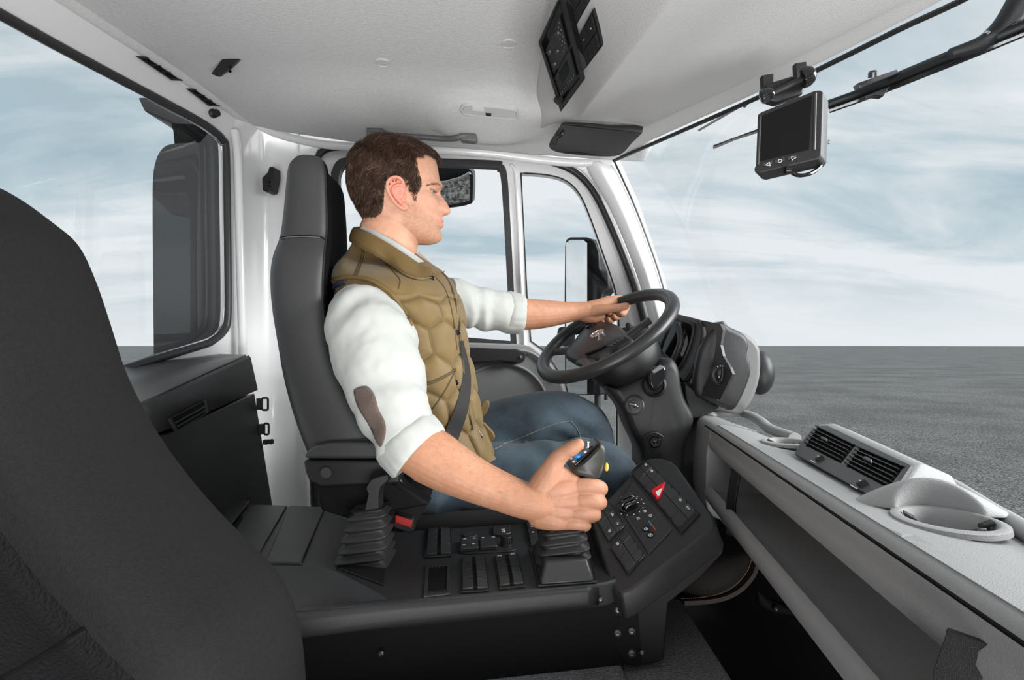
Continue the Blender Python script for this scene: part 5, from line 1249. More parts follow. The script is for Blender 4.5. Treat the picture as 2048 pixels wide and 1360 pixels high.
def head_pt(th, y, off=0.0, feat=True):
    F_, B_, W_ = lerp_tab(HT, y)
    f0 = lin([286,330,430,460,487],[795,775,772,800,838], y)
    c, s_ = math.cos(th), math.sin(th)
    n = lin([286,360,420,450,487],[2.0,2.25,2.1,1.85,1.8], y) if c > 0 else 2.05
    e = 2/n
    fx = (abs(c)**e)*(1 if c > 0 else -1); ly = (abs(s_)**e)*(1 if s_ > 0 else -1)
    px = f0+((F_-f0) if c > 0 else (f0-B_))*fx
    f = (px-795)*PS/math.cos(psi); l = W_*ly; z = (CY-y)*PS
    # face narrows a little at the temples and below the cheek bones
    if c > 0:
        l *= 1-.10*g2(y-383, 12)*g2(th-.9 if th > 0 else th+.9, .35)
        al = abs(l)
        if feat:
            nose = lin([376,382,387,396,404,410,415,419,423,426,430],[0,3,7,12.5,16.5,19.5,21.5,21,17,8,0], y)*PS
            sg = lin([380,395,408,418,426],[.0062,.0075,.0095,.0115,.010], y)
            f += nose*math.exp(-(al/sg)**2*.5)
            f += .0035*g2(al-.0135,.0045)*g2(y-417,5)
            lips = lin([427,431,436,439,442,445,449,455,461,468,476],[0,1.5,5.5,6,1.2,6,5.5,-1.0,0.5,3.5,3], y)*PS
            f += lips*math.exp(-(al/.019)**2.4*.6)
            f += .0045*g2(y-369,5.0)*math.exp(-(al/.050)**4)-.002*g2(al,.008)*g2(y-369,6)
            f -= .010*g2(al-.031,.0125)*g2(y-387,8.0)
            f -= .0065*g2(al-.012,.006)*g2(y-386,6)
            f += .004*g2(al-.048,.015)*g2(y-404,10)
            f -= .003*g2(al-.030,.010)*g2(y-436,9)
            # upper and lower lids
            f += .0028*g2(al-.031,.012)*(g2(y-383,1.8)+.7*g2(y-392,2.0))
    p = V(H0.x, H0.y, z)+FD*f+LD*l
    if off:
        o = (FD*(f-(f0-795)*PS*.6)+LD*l*1.15+V(0,0,(CY-y-330)*PS*1.0 if y < 335 else 0)); p = p+o.normalized()*off
    return p
ys_ = [286.5+200.5*(k/150) for k in range(151)]
ys_ = [286.6,287.2]+[288+199*(k/149) for k in range(150)]
NT = 120
hm = MB(); hm.rings([[head_pt(2*math.pi*j/NT, y) for j in range(NT)] for y in ys_])

bod = MB(); bod.v += hm.v; bod.f += hm.f; bod.mi += hm.mi
def chain(m, pts, n=4, seg=16):
    """pts: (px, py, D, radius) - a limb as a smooth tapering tube with rounded ends"""
    c = [P(a, b, d) for a, b, d, r in pts]; pc = cr(c, n); rr = [p.x for p in cr([V(p[3],0,0) for p in pts], n)]
    # rounded ends
    t0 = (pc[0]-pc[1]).normalized(); t1 = (pc[-1]-pc[-2]).normalized(); a = []; ra = []
    for k in (.98,.8,.5): a.append(pc[0]+t0*rr[0]*k); ra.append(rr[0]*math.sqrt(1-k*k))
    b = []; rb = []
    for k in (.5,.8,.98): b.append(pc[-1]+t1*rr[-1]*k); rb.append(rr[-1]*math.sqrt(1-k*k))
    m.tube(a+pc+b, ra+rr+rb, seg)
# neck
nk = [V(0,0,0)]
rs = []
for y, pxf, pxb, w in ((440,838,728,.055),(455,838,722,.060),(470,837,722,.062),(490,835,721,.0625),(510,832,718,.065),(530,828,718,.064),(560,826,722,.060)):
    c = ((pxf+pxb)/2-795)*PS; a = (pxf-pxb)/2*PS; rs.append([V(H0.x,H0.y,(CY-y)*PS)+FD*(c+a*math.cos(t))+LD*(w*math.sin(t)) for t in [2*math.pi*k/40 for k in range(40)]])
bod.rings(rs)
bod.tube([V(H0.x,H0.y,0)+FD*((773-795)*PS+.0)+LD*.045+V(0,0,(CY-432)*PS), V(H0.x,H0.y,0)+FD*((822-795)*PS)+LD*.030+V(0,0,(CY-528)*PS)], .011, 10)   # neck muscle
# ears
def earpt(px, py, l, side=1): return V(H0.x,H0.y,(CY-py)*PS)+FD*((px-795-4*side*0)*PS/math.cos(psi))+LD*l*side
for side in (1, -1):
    hx = [(804,393,.078),(802,384,.081),(797,378,.084),(788,377,.088),(779,382,.092),(774,391,.094),(774,401,.093),(778,411,.091),(784,420,.089),(791,428,.086),(799,433,.083),(806,434,.079),(809,428,.074)]
    pth = cr([earpt(x, y, l, side) for x, y, l in hx], 5); n_ = len(pth)
    bod.tube(pth, [.0036+.0012*sm((k-n_*.75)/(n_*.2)) for k in range(n_)], 10)
    an = cr([earpt(x, y, l, side) for x, y, l in ((799,389,.079),(790,391,.083),(784,398,.085),(785,407,.085),(791,416,.083),(798,421,.079))], 4); bod.tube(an, .0030, 8)
    # plate behind
    rs = []
    cc = earpt(789,403,.078,side)
    rim_ = [earpt(x, y, l-.003, side) for x, y, l in hx]
    bod.rings([[cc+(p-cc)*1.0-LD*side*.004 for p in rim_],[cc+(p-cc)*.97 for p in rim_],[cc+(p-cc)*.8-LD*side*.004 for p in rim_],[cc+(p-cc)*.3-LD*side*.006 for p in rim_]])
    bod.ball(earpt(806,409,.076,side), .005, 10, rx=(.004,.004,.006))
    bod.ball(earpt(803,428,.078,side), .008, 12, rx=(.009,.005,.009))
    for x, y in ((799,392),(797,405),(799,420)): bod.ball(earpt(x, y, .070, side), .012, 10, rx=(.012,.009,.014))
# hidden trunk that joins head and arms
chain(bod, [(772,530,1.27,.06),(790,620,1.27,.085),(820,720,1.28,.09),(850,860,1.30,.09)], 4, 20)
chain(bod, [(745,640,1.10,.045),(778,600,1.2,.04),(850,600,1.36,.04),(905,605,1.42,.04)], 4)
# right arm: upper part inside the sleeve, bare forearm, hand
chain(bod, [(738,640,1.07,.055),(768,750,1.02,.050),(800,860,.99,.046)], 4)
def ell_limb(m, pts, n=5, seg=26, flat=None):
    chain(m, pts, n, seg)
ell_limb(bod, [(806,872,.99,.047),(838,897,.985,.0495),(872,917,.980,.0485),(912,941,.975,.0440),(955,963,.972,.0385),(1000,982,.970,.0345),(1035,996,.968,.0325),(1062,1004,.966,.0315),(1082,1006,.966,.031)])
chain(bod, [(845,930,.975,.030),(905,962,.975,.026),(960,985,.972,.018)], 4)   # muscle belly under the forearm
HDp = .962
# palm and back of the hand: fans out to four knuckles
kn = [(1160,972,.957,.0150),(1163,1000,.955,.0152),(1151,1024,.957,.0145),(1134,1044,.960,.0135)]
for (x, y, d, r), (bx, by) in zip(kn, ((1085,985),(1083,1000),(1082,1016),(1080,1030))):
    chain(bod, [(bx,by,.968,.024),((bx+x)/2,(by+y)/2,.961,.021),(x-4,y,d+.004,r+.001)], 4, 14)
chain(bod, [(1100,985,.980,.026),(1130,1000,.982,.026),(1140,1020,.982,.022)], 3)
fing = [ # proximal, middle, tip for each finger, wrapped round the grip
 [(1160,972,.957,.0148),(1182,972,.953,.0138),(1198,975,.958,.0132),(1202,979,.980,.0122),(1192,984,1.003,.0112),(1172,988,1.010,.0102)],
 [(1163,1000,.955,.0150),(1184,1000,.951,.0140),(1197,1003,.957,.0132),(1200,1006,.980,.0122),(1188,1011,1.003,.0112),(1168,1014,1.010,.0102)],
 [(1151,1024,.957,.0142),(1172,1025,.952,.0132),(1186,1027,.958,.0126),(1189,1030,.979,.0118),(1178,1035,1.000,.0108),(1158,1038,1.008,.0098)],
 [(1134,1044,.960,.0130),(1152,1046,.955,.0122),(1167,1048,.960,.0118),(1170,1051,.978,.0108),(1160,1055,.996,.0098),(1142,1057,1.003,.0090)]]
for f_ in fing: chain(bod, f_, 4, 14)
# thumb with its ball and web
chain(bod, [(1086,972,.968,.026),(1100,945,.962,.0205),(1113,921,.955,.0160),(1130,905,.948,.0128),(1144,897,.944,.0128),(1157,889,.942,.0105)], 5, 16)
chain(bod, [(1105,948,.966,.018),(1128,952,.966,.015),(1150,964,.962,.013)], 4, 12)
# left arm: hidden upper arm, forearm and hand on the rim
chain(bod, [(905,600,1.42,.046),(960,612,1.46,.043),(1010,622,1.49,.042)], 4)
ell_limb(bod, [(1020,624,1.50,.0445),(1050,628,1.515,.0440),(1085,628,1.53,.0400),(1120,626,1.545,.0330),(1150,623,1.555,.0270),(1175,621,1.56,.0255)], 5, 22)
chain(bod, [(1170,621,1.560,.0245),(1190,617,1.565,.0245),(1212,610,1.580,.0230),(1226,606,1.595,.0175)], 4, 16)
chain(bod, [(1165,630,1.560,.018),(1185,634,1.565,.019),(1200,630,1.575,.016)], 4, 12)
chain(bod, [(1183,622,1.552,.0180),(1205,619,1.545,.0150),(1224,617,1.545,.0125),(1240,615,1.550,.0118),(1252,612,1.556,.0108)], 4, 14)
for (x0, y0, x1, y1, x2, y2, x3, y3) in ((1222,601,1240,598,1254,606,1247,626),(1214,600,1232,602,1244,614,1234,634),(1206,604,1222,610,1230,626,1223,640),(1198,612,1211,622,1219,634,1211,645)):
    chain(bod, [(x0,y0,1.590,.0125),(x1,y1,1.625,.0120),(x2,y2,1.650,.0112),(x3,y3,1.622,.0102),(x3-7,y3-1,1.600,.0092)], 4, 12)
raw = bod.build('body_raw', M['dark'], None, recalc=False)
# each closed shell gets outward normals before the union
bm = bmesh.new(); bm.from_mesh(raw.data); bmesh.ops.recalc_face_normals(bm, faces=bm.faces); bm.to_mesh(raw.data); bm.free()
md = raw.modifiers.new('r', 'REMESH'); md.mode = 'VOXEL'; md.voxel_size = .0017; md.use_smooth_shade = True
md = raw.modifiers.new('s', 'SMOOTH'); md.factor = .5; md.iterations = 2
bpy.context.view_layer.update(); me = bpy.data.meshes.new_from_object(raw.evaluated_get(bpy.context.evaluated_depsgraph_get()))
bpy.data.objects.remove(raw)
me.materials.clear(); M['skin'] = mat('skin', (.6,.35,.25), .48, spec=.35, bump=.25, bscale=900, attr='Col', sss=.12, var=.07, vscale=90, detail=3); me.materials.append(M['skin'])
ca = me.color_attributes.new('Col', 'FLOAT_COLOR', 'POINT')
def mixc(a, b, t): return tuple(a[i]*(1-t)+b[i]*t for i in range(3))
def inpoly2(x, y, lp):
    c_ = False; n_ = len(lp); j = n_-1
    for i in range(n_):
        xi, yi = lp[i]; xj, yj = lp[j]
        if (yi > y) != (yj > y) and x < (xj-xi)*(y-yi)/(yj-yi)+xi: c_ = not c_
        j = i
    return c_
def sdist(x, y, lp):               # signed distance in pixels, inside positive
    d = 1e9; n_ = len(lp)
    for i in range(n_):
        ax, ay = lp[i]; bx, by = lp[(i+1) % n_]; vx, vy = bx-ax, by-ay; t = max(0, min(1, ((x-ax)*vx+(y-ay)*vy)/(vx*vx+vy*vy+1e-9)))
        d = min(d, math.hypot(x-ax-vx*t, y-ay-vy*t))
    return d if inpoly2(x, y, lp) else -d
beard = [(808,424),(822,414),(838,428),(858,438),(874,446),(884,456),(884,474),(872,486),(848,488),(838,500),(815,486),(803,462),(800,440)]
HEADC = (.61,.320,.210); ARMC = (.46,.222,.130)
cols_ = []
for v in me.vertices:
    p = v.co; q = p-H0
    px = 795+q.dot(FD)*math.cos(psi)/PS; py = CY-p.z/PS; l = abs(q.dot(LD))
    if p.z > .10 and l < .14 and -.15 < q.dot(FD) < .16:
        c = HEADC; sd = sdist(px, py, beard)
        t = sm((sd+7)/14)
        nz = noise.noise(p*520)*.5+noise.noise(p*260)*.3
        c = mixc(c, (.30,.155,.085), max(0, min(1, t*(.42+.7*nz))))
        c = mixc(c, (.74,.24,.19), .55*sm((sdist(px, py, [(773,378),(800,376),(810,385),(812,434),(795,434),(776,412)])+3)/6)*(1 if l > .072 else 0))
        c = mixc(c, (.60,.20,.17), .75*g2(py-441, 4.5)*(1 if px > 868 else 0)*g2(l,.022))
        c = mixc(c, (.72,.30,.23), .35*g2(py-415,7)*(1 if px > 884 else 0))
        c = mixc(c, (.70,.29,.22), .25*g2(py-412,12)*g2(px-852,14))
        c = mixc(c, (.16,.08,.05), .8*g2(py-384.3,1.3)*(1 if .016 < l < .046 and px > 845 else 0))
        br = g2(py-(371-(l-.02)*60), 3.0)*(1 if .008 < l < .055 and px > 835 else 0); c = mixc(c, (.30,.16,.09), .55*br*(.6+.8*abs(noise.noise(p*400))))
    else:
        c = ARMC; t = noise.noise(p*34)*.5; c = mixc(c, (.50,.26,.17), max(0, t)); c = mixc(c, (.32,.16,.10), max(0, -t)*.6)
        hh = noise.noise(V(p.x*160, p.y*160, p.z*420)); c = mixc(c, (.36,.20,.12), max(0, hh-.15)*.45)
        if p.z < -.20 and px > 1000: c = mixc(c, (.58,.29,.20), .35)
    cols_.extend((c[0], c[1], c[2], 1))
ca.data.foreach_set('color', cols_)
me.polygons.foreach_set('use_smooth', [True]*len(me.polygons))
body = bpy.data.objects.new('body', me); COL.objects.link(body); setpar(body, man)
# eyes
for side in (1, -1):
    bt_ = min([head_pt(side*t_/100, 387.5) for t_ in range(5, 120)], key=lambda p_: abs((p_-H0).dot(LD)*side-.031)); ec = bt_-FD*.0088-LD*side*.001
    e = MB().ball(ec, .0108, 20).build('eye', mat('eye_white', (.36,.32,.30), .3), body)
    m = MB(); m.lathe([(.0056,0),(.004,.0012),(0,.0018)], ec+FD*.0106, FD, 20); m.build('iris', mat('iris', (.06,.09,.10), .08), e) if False else None
    m = MB(); m.lathe([(.0054,-.002),(.0052,.0002),(.003,.0010),(0,.0012)], ec+(FD*.97+LD*side*.1).normalized()*.0098, FD, 20); m.build('iris', mat('iris', (.03,.04,.045), .08), body)
# thumb nail
def nail(px, py, d, u, v, w, h, N_):
    c = P(px, py, d); rs = []
    m = MB(); m.ball(c, .005, 12, rx=(w, h, .0012), R=Matrix((u, v, N_)).transposed()); m.build('nail', mat('nail', (.78,.50,.42), .3), body)
u = V(.86,-.1,.5).normalized(); N_ = V(-.45,-.15,.85).normalized(); N_ = (N_-u*N_.dot(u)).normalized(); nail(1157,883.5,.944, u, N_.cross(u), .0075, .0055, N_)

# ------------------------------------------------------------------ hair
hairp = [(680,262),(892,262),(886,312),(878,325),(866,318),(851,316),(838,320),(827,329),(827,345),(832,362),(833,380),(831,394),(828,403),(826,411),(821,405),(817,395),(811,384),(803,375),(790,372),(779,377),(771,386),(768,398),(768,410),(766,425),(763,438),(750,446),(738,451),(720,454),(680,452)]
def hair_off(p, px, py):
    sd = sdist(px, py, hairp); t = sm(sd/9.0)
    top = lin([286,300,330,380,450],[.013,.0125,.0085,.0065,.004], py)
    fr = sm((px-835)/30)*sm((335-py)/25)
    n1 = noise.noise(p*70)*.0030+noise.noise(p*190)*.0016
    return -.002+t*(top+fr*.004+n1), sd
rows = []; msk = []
for y in ys_:
    row = []; mr_ = []
    for j in range(NT):
        th = 2*math.pi*j/NT; p = head_pt(th, y, 0, False); q = p-H0; px = 795+q.dot(FD)*math.cos(psi)/PS
        o, sd = hair_off(p, px, y); row.append(head_pt(th, y, max(o*.62, -.0019) if o else .0001, False)); mr_.append(sd > -3 and not ((p-H0).dot(LD) > 0 and 778 < px < 812 and y > 373.5))
    rows.append(row); msk.append(mr_)
m = MB(); vs = [p for r in rows for p in r]; fs = []
for i in range(len(rows)-1):
    for j in range(NT):
        k = (j+1) % NT
        if msk[i][j] and msk[i+1][j] and msk[i][k] and msk[i+1][k]: fs.append((i*NT+j, i*NT+k, (i+1)*NT+k, (i+1)*NT+j))
fs.append(tuple(range(NT)))
m.add(vs, fs)
random.seed(3)
# strands: thin tapering blades combed back and down with local disorder
sv_, sf_ = [], []; scol = []
def strand(p0, d0, d1, L, w, shade):
    b = len(sv_); side = d0.cross(V(random.uniform(-1,1), random.uniform(-1,1), random.uniform(-1,1))).normalized()
    for k in range(4):
        t = k/3; c = p0+(d0*(1-t*.5)+d1*(t*.5))*L*t; ww = w*(1-t*.8)
        sv_.extend([c+side*ww, c-side*ww]); scol.extend([shade]*2)
    for k in range(3): sf_.append((b+2*k, b+2*k+1, b+2*k+3, b+2*k+2))
cnt = 0
def l_side(p_): return (p_-H0).dot(LD)
while cnt < 42000:
    y = 286.8+(random.random()**1.0)*168; th = random.uniform(0, 2*math.pi)
    F_, B_, W_ = lerp_tab(HT, y)
    if random.random() > min(1, W_/.07+.1): continue
    p = head_pt(th, y, 0, False); q = p-H0; px = 795+q.dot(FD)*math.cos(psi)/PS; o, sd = hair_off(p, px, y)
    if sd < -1.5 or (l_side(p) > 0 and 780 < px < 808 and y > 376): continue
    base = head_pt(th, y, max(o*.42, .0002), False); nrm = (head_pt(th, y, .01, False)-p).normalized()
    # flow: forward on top, backwards/down on the sides
    fwd = sm((325-y)/30)
    flow = (FD*(.9*fwd-.35*(1-fwd))+V(0,0,-.95*(1-fwd)))+LD*(0)
    cl = V(noise.noise(p*55), noise.noise(p*55+V(9,3,1)), noise.noise(p*55+V(2,7,5)))*1.6
    flow = flow+cl+V(random.gauss(0,.22), random.gauss(0,.22), random.gauss(0,.22)); flow = (flow-nrm*flow.dot(nrm)).normalized()
    L = lin([286,330,400,450],[.024,.019,.014,.009], y)*random.uniform(.7,1.25)*(1 if sd > 5 else .5)
    lift = .75 if y < 320 else .42
    sh = .35+1.7*random.random()**2*(.6+.9*abs(noise.noise(p*90)))
    strand(base, (flow+nrm*lift*random.uniform(.6,1.6)).normalized(), (flow*.9-nrm*.15).normalized(), L, .00055, sh)
    cnt += 1
nb0 = len(m.v); m.add(sv_, sf_)
M['hair'] = mat('brown_hair', (.05,.03,.02), .55, attr='Col', spec=.4)
ho = m.build('hair', M['hair'], man, recalc=False)
ca = ho.data.color_attributes.new('Col', 'FLOAT_COLOR', 'POINT'); cc_ = []
for i, v in enumerate(ho.data.vertices):
    s_ = .75+.5*noise.noise(v.co*120) if i < nb0 else scol[i-nb0]
    cc_.extend((.070*s_, .034*s_, .019*s_, 1))
ca.data.foreach_set('color', cc_)

# lashes and brow of the near eye, fine hair on the forearms
hb2 = bvh(body)
def fuzz(name, pts, mt):
    a_, f_ = [], []
    for p0, d0, L, w in pts:
        b = len(a_); sd_ = d0.cross(V(random.uniform(-1,1), random.uniform(-1,1), random.uniform(-1,1))).normalized()
        a_.extend([p0+sd_*w, p0-sd_*w, p0+d0*L]); f_.append((b, b+1, b+2))
    mm = MB(); mm.add(a_, f_); return mm.build(name, mt, body, smooth=False, recalc=False)
pts = []
for i in range(150):
    t = random.random(); h = hit(hb2, 851+t*27, 371.5-4.5*math.sin(t*2.2)+random.gauss(0,1.3))
    if h: pts.append((h[0], (FD*.9+V(0,0,.25-.6*t)+h[1]*.35).normalized(), .0055, .00022))
fuzz('eyebrow', pts, mat('brow_hair', (.10,.050,.028), .6))
pts = []
for i in range(60):
    t = random.random(); h = hit(hb2, 861+t*12, 384.2-.8*math.sin(t*3))
    if h: pts.append((h[0], (FD*.7+V(0,0,-.1)+h[1]*.6).normalized(), .005, .00025))
fuzz('eyelashes', pts, mat('lash_hair', (.03,.018,.012), .6))
pts = []
vv = body.data.vertices
for i in random.sample(range(len(vv)), 60000):
    p = vv[i].co; px_ = CX+F*p.x/p.y; py_ = CY-F*p.z/p.y
    if p.y < 1.01 and 860 < px_ < 1062 and py_ > 855 and random.random() < .5: d_ = V(.75,0,-.45)
    elif p.y > 1.48 and 1060 < px_ < 1160 and random.random() < .3: d_ = V(.9,0,-.25)
    else: continue
    n_ = vv[i].normal
    if n_.z < -.5: continue
    t_ = (d_-n_*d_.dot(n_)).normalized(); pts.append((p, (t_+n_*.35+V(random.gauss(0,.3), random.gauss(0,.3), random.gauss(0,.3))).normalized(), .0085, .00011))
fuzz('arm_hair', pts, mat('arm_hair', (.20,.11,.06), .6))
# ------------------------------------------------------------------ vest
FT = V(.965,.26,0).normalized(); LT = V(.26,-.965,0).normalized()     # chest direction, near side
VT = [ # y, centre px, half depth, half width, D
 (482,763,.060,.062,1.272),(490,764,.062,.064,1.271),(498,764,.066,.070,1.270),(508,765,.074,.092,1.268),(520,768,.088,.128,1.265),(533,773,.104,.160,1.262),(548,779,.118,.180,1.260),(565,785,.127,.189,1.258),(590,795,.131,.190,1.257),(640,806,.131,.182,1.257),(700,819,.127,.172,1.26),(760,838,.120,.166,1.265),(810,850,.118,.166,1.275),(850,862,.115,.170,1.285),(885,878,.112,.175,1.295),(905,890,.108,.172,1.30)]
qedge = []
def vest_ring(y, N=420, off=0, quilt=True):
    cpx, a, b, D = lerp_tab(VT, y); c = P(cpx, y, D); out = []
    for k in range(N):
        t = 2*math.pi*k/N; ct_, st = math.cos(t), math.sin(t); e = 2/2.35
        A = (abs(ct_)**e)*(1 if ct_ > 0 else -1)*a; B = (abs(st)**e)*(1 if st > 0 else -1)*b
        p = c+FT*A+LT*B; nr = (FT*(A/a/a)+LT*(B/b/b)).normalized()
        # shoulders slope: lower the outside of the upper rings
        p.z -= .036*sm((abs(B)/b-.15)/.85)*sm((660-y)/110)
        d = 0
        if quilt:
            u_ = t*.150; v_ = (y-560)*.00114
            S_ = .082; best = []
            gx = u_/S_; gy = v_/(S_*.866)
            for jy in (math.floor(gy)-1, math.floor(gy), math.floor(gy)+1, math.floor(gy)+2):
                for jx in (math.floor(gx-.5*(jy % 2))-0, math.floor(gx-.5*(jy % 2))+1):
                    hx_ = jx+.5*(jy % 2); best.append(math.hypot((gx-hx_)*S_, (gy-jy)*S_*.866))
            best.sort(); ed = (best[1]-best[0])/2
            qd = .0085*(1-math.exp(-ed/.009))-.0012*math.exp(-ed/.0016)
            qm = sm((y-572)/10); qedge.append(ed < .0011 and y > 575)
            d = qd*qm+.005*(1-qm)
            d += .0028*noise.noise(p*16)+.0016*noise.noise(V(p.x*50, p.y*50, p.z*26))
        out.append(p+nr*(d+off))
    return out
yy = [482+423*(k/330) for k in range(331)]
M['vest'] = mat('olive_vest_cloth', (.150,.094,.026), .62, bump=.18, bscale=1500, var=.08, vscale=30, sheen=.15)
M['vest2'] = mat('olive_collar_cloth', (.150,.094,.027), .7, bump=.2, bscale=1500, var=.06, vscale=40)
m = MB(); m.rings([vest_ring(y) for y in yy])
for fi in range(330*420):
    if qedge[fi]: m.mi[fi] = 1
M['quiltline'] = mat('quilt_stitch_shade', (.10,.066,.022), .8)  # seam lines darkened, groove shadow painted in with the stitching
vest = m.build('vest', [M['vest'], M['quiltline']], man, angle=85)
vb = bvh(vest)
# ------------------------------------------------------------------ shirt: sleeves
M['shirt'] = mat('white_shirt_cotton', (.41,.42,.395), .85, bump=.22, bscale=1400, sheen=.1)
M['shirt2'] = mat('shirt_collar_cotton', (.50,.46,.41), .85)
def sleeve(ctrl, name, n=12, N=90, amp=.0050, endtuck=True, seed=0, bands=None):
    c = cr([P(x, y, d) for x, y, d, r in ctrl], n); r = [p.x for p in cr([V(q[3],0,0) for q in ctrl], n)]
    T = [(c[min(i+1,len(c)-1)]-c[max(i-1,0)]).normalized() for i in range(len(c))]
    nrm = V(0,-1,0); rs = []; L = 0
    for i in range(len(c)):
        if i: L += (c[i]-c[i-1]).length
        nrm = (nrm-T[i]*nrm.dot(T[i])).normalized(); bn = T[i].cross(nrm); ring = []
        for k in range(N):
            t = 2*math.pi*k/N; dr = nrm*math.cos(t)+bn*math.sin(t); p = c[i]+dr*r[i]
            w = noise.noise(p*14+V(seed,0,0))*1.3
            fold = math.sin(L*95+3.0*math.cos(t+.6)+4*noise.noise(p*9+V(seed,3,0)))*max(0, noise.noise(p*7+V(0,seed,5))+.25)
            ff = noise.noise(V(p.x*60+seed, p.y*60, p.z*60))*.35
            ring.append(p+dr*amp*(w+fold*1.3+ff))
        rs.append(ring)
    m = MB(); m.rings(rs); return m, c, T, rs
m, c, T, rs = sleeve([(712,612,1.12,.050),(724,636,1.08,.0715),(737,668,1.055,.0790),(752,712,1.035,.0805),(770,765,1.015,.0740),(790,822,1.00,.0660),(808,868,.992,.0600),(818,888,.988,.0585)], 'sleeve', 14)
sh = thing('shirt_dummy', None, None, V(0,0,0)); bpy.data.objects.remove(sh)
slR = m.build('right_sleeve', M['shirt'], man, angle=85)
# rolled cuff
def cuff(pc, tdir, r, wdt, name, mt, ex=1.0, seed=0):
    t = tdir.normalized(); n1 = (V(0,-1,0)-t*V(0,-1,0).dot(t)).normalized(); b1 = t.cross(n1)
    prof_ = [(-.0,-.5),(.004,-.42),(.0065,-.2),(.0065,.2),(.005,.44),(.001,.5),(-.004,.47),(-.006,.3)]
    rs = []
    for k in range(96):
        a = 2*math.pi*k/96; dr = n1*math.cos(a)+b1*math.sin(a); ring = []
        for i_, (h, w) in enumerate(prof_):
            wob = .0035*noise.noise(V(math.cos(a)*2+seed, math.sin(a)*2, w*1.6))+.0018*noise.noise(V(math.cos(a)*7, math.sin(a)*7+seed, w*5))
            ring.append(pc+dr*(r+h+wob)+t*(w*wdt*(1+.12*math.sin(a*2+seed))))
        rs.append(ring)
    m = MB(); m.loop_rings(rs); return m.build(name, mt, man, angle=85)
cuff(P(822,889,.985), (P(856,913,.98)-P(800,852,.992)), .0565, .046, 'right_cuff', M['shirt'])
m, c, T, rs = sleeve([(885,598,1.38,.062),(915,606,1.41,.060),(945,613,1.44,.0565),(975,620,1.465,.0535),(1005,624,1.488,.0520),(1025,626,1.498,.0515)], 'sleeve', 14, amp=.0045, seed=4)
slL = m.build('left_sleeve', M['shirt'], man, angle=85)
cuff(P(1024,626,1.50), P(1060,629,1.52)-P(1000,623,1.485), .0505, .050, 'left_cuff', M['shirt'], seed=5)
# elbow patch laid on the right sleeve
from mathutils.geometry import delaunay_2d_cdt
def patch(trees, poly, off, name, mt, par, step=6, thick=.0012):
    lp = cr2(poly, 3, True); vs2 = [Vector(p) for p in lp]; es = [(i, (i+1) % len(lp)) for i in range(len(lp))]
    x0 = min(p[0] for p in lp); x1 = max(p[0] for p in lp); y0 = min(p[1] for p in lp); y1 = max(p[1] for p in lp)
    x = x0
    while x < x1:
        y = y0
        while y < y1:
            if sdist(x, y, lp) > step*.4: vs2.append(Vector((x, y)))
            y += step
        x += step
    r = delaunay_2d_cdt(vs2, es, [], 1, 1e-6); pts = []; ok = []
    for p in r[0]:
        best = None
        for t in trees:
            h = hit(t, p.x, p.y)
            if h and (best is None or h[0].length < best[0].length): best = h
        ok.append(best is not None); pts.append(best[0]+best[1]*off if best else V(0,0,0))
    fs = [tuple(f) for f in r[2] if all(ok[i] for i in f)]
    mm = MB(); mm.add(pts, fs); return mm.build(name, mt, par, solid=thick, off=0, angle=80)
rb = bvh(slR)
M['suede'] = mat('brown_suede_patch', (.105,.075,.062), .9, bump=.5, bscale=350, var=.12, vscale=60)
ep = patch([rb], [(709,785),(713,777),(725,773),(738,775),(750,792),(758,819),(770,843),(772,866),(764,892),(756,887),(741,853),(718,815)], .0016, 'elbow_patch', M['suede'], man)
# collar of the vest
colt = [ # (top px, top y, bottom px, bottom y, D top, D bottom)
 (722,452,702,480,1.325,1.335),(708,453,700,483,1.285,1.290),(712,454,704,486,1.235,1.225),(728,459,724,499,1.205,1.180),(750,471,752,511,1.188,1.160),(776,486,778,529,1.182,1.150),(800,501,806,548,1.186,1.155),(820,514,828,557,1.196,1.165),(838,526,848,560,1.212,1.182),(856,534,868,553,1.235,1.21),(880,539,886,544,1.255,1.245)]
rows = []
for tx, ty, bx, by, dt, db_ in colt:
    hb_ = hit(vb, bx, by); ht_ = hit(vb, tx, ty)
    if hb_ and bx > 750: db_ = min(db_, hb_[0].y-.004)
    if ht_ and bx > 750: dt = min(dt, ht_[0].y-.003)
    a = P(tx, ty, dt); b = P(bx, by, db_); inn_ = a+V(.006,.012,-.004); 
    rows.append([inn_-V(0,0,.03), inn_, a+V(0,0,.002), a*.75+b*.25+V(-.002,-.006,0), a*.4+b*.6+V(-.003,-.009,0), b+V(-.001,-.006,0), b+V(0,.0,-.001), b+V(.004,.010,.006)])
rr_ = [[None]*8 for _ in rows]
m = MB().grid([list(x) for x in zip(*[cr(col_, 4) for col_ in zip(*rows)])]); colr = m.build('vest_collar', M['vest2'], man, sub=1, solid=.002)
cbv = bvh(colr)
seam_on(cbv, [(706,478),(725,493),(752,506),(778,524),(806,543),(828,552),(848,555),(868,549)], .0007, 'collar_stitching', mat('olive_thread', (.11,.075,.028), .8), man, .0006)
# shirt collar: pale band just inside the vest collar, and the far wing
pt = [(724,456,1.222),(748,468,1.203),(774,482,1.196),(800,498,1.198),(820,511,1.208),(838,524,1.222),(846,531,1.232)]
rs = []
m = MB(); m.strip(cr([P(x, y-1, d) for x, y, d in pt], 5), V(.1,-.9,.3), .014, .003); m.build('shirt_collar', M['shirt'], man)
wing = [(829,519),(833,508),(838,503),(850,512),(866,528),(862,533),(850,531),(842,529),(834,526)]
m = MB(); m.prism([P(x, y, 1.262) for x, y in wing], V(.004,.006,0)); m.build('collar_wing', M['shirt2'], man, bevel=.002)
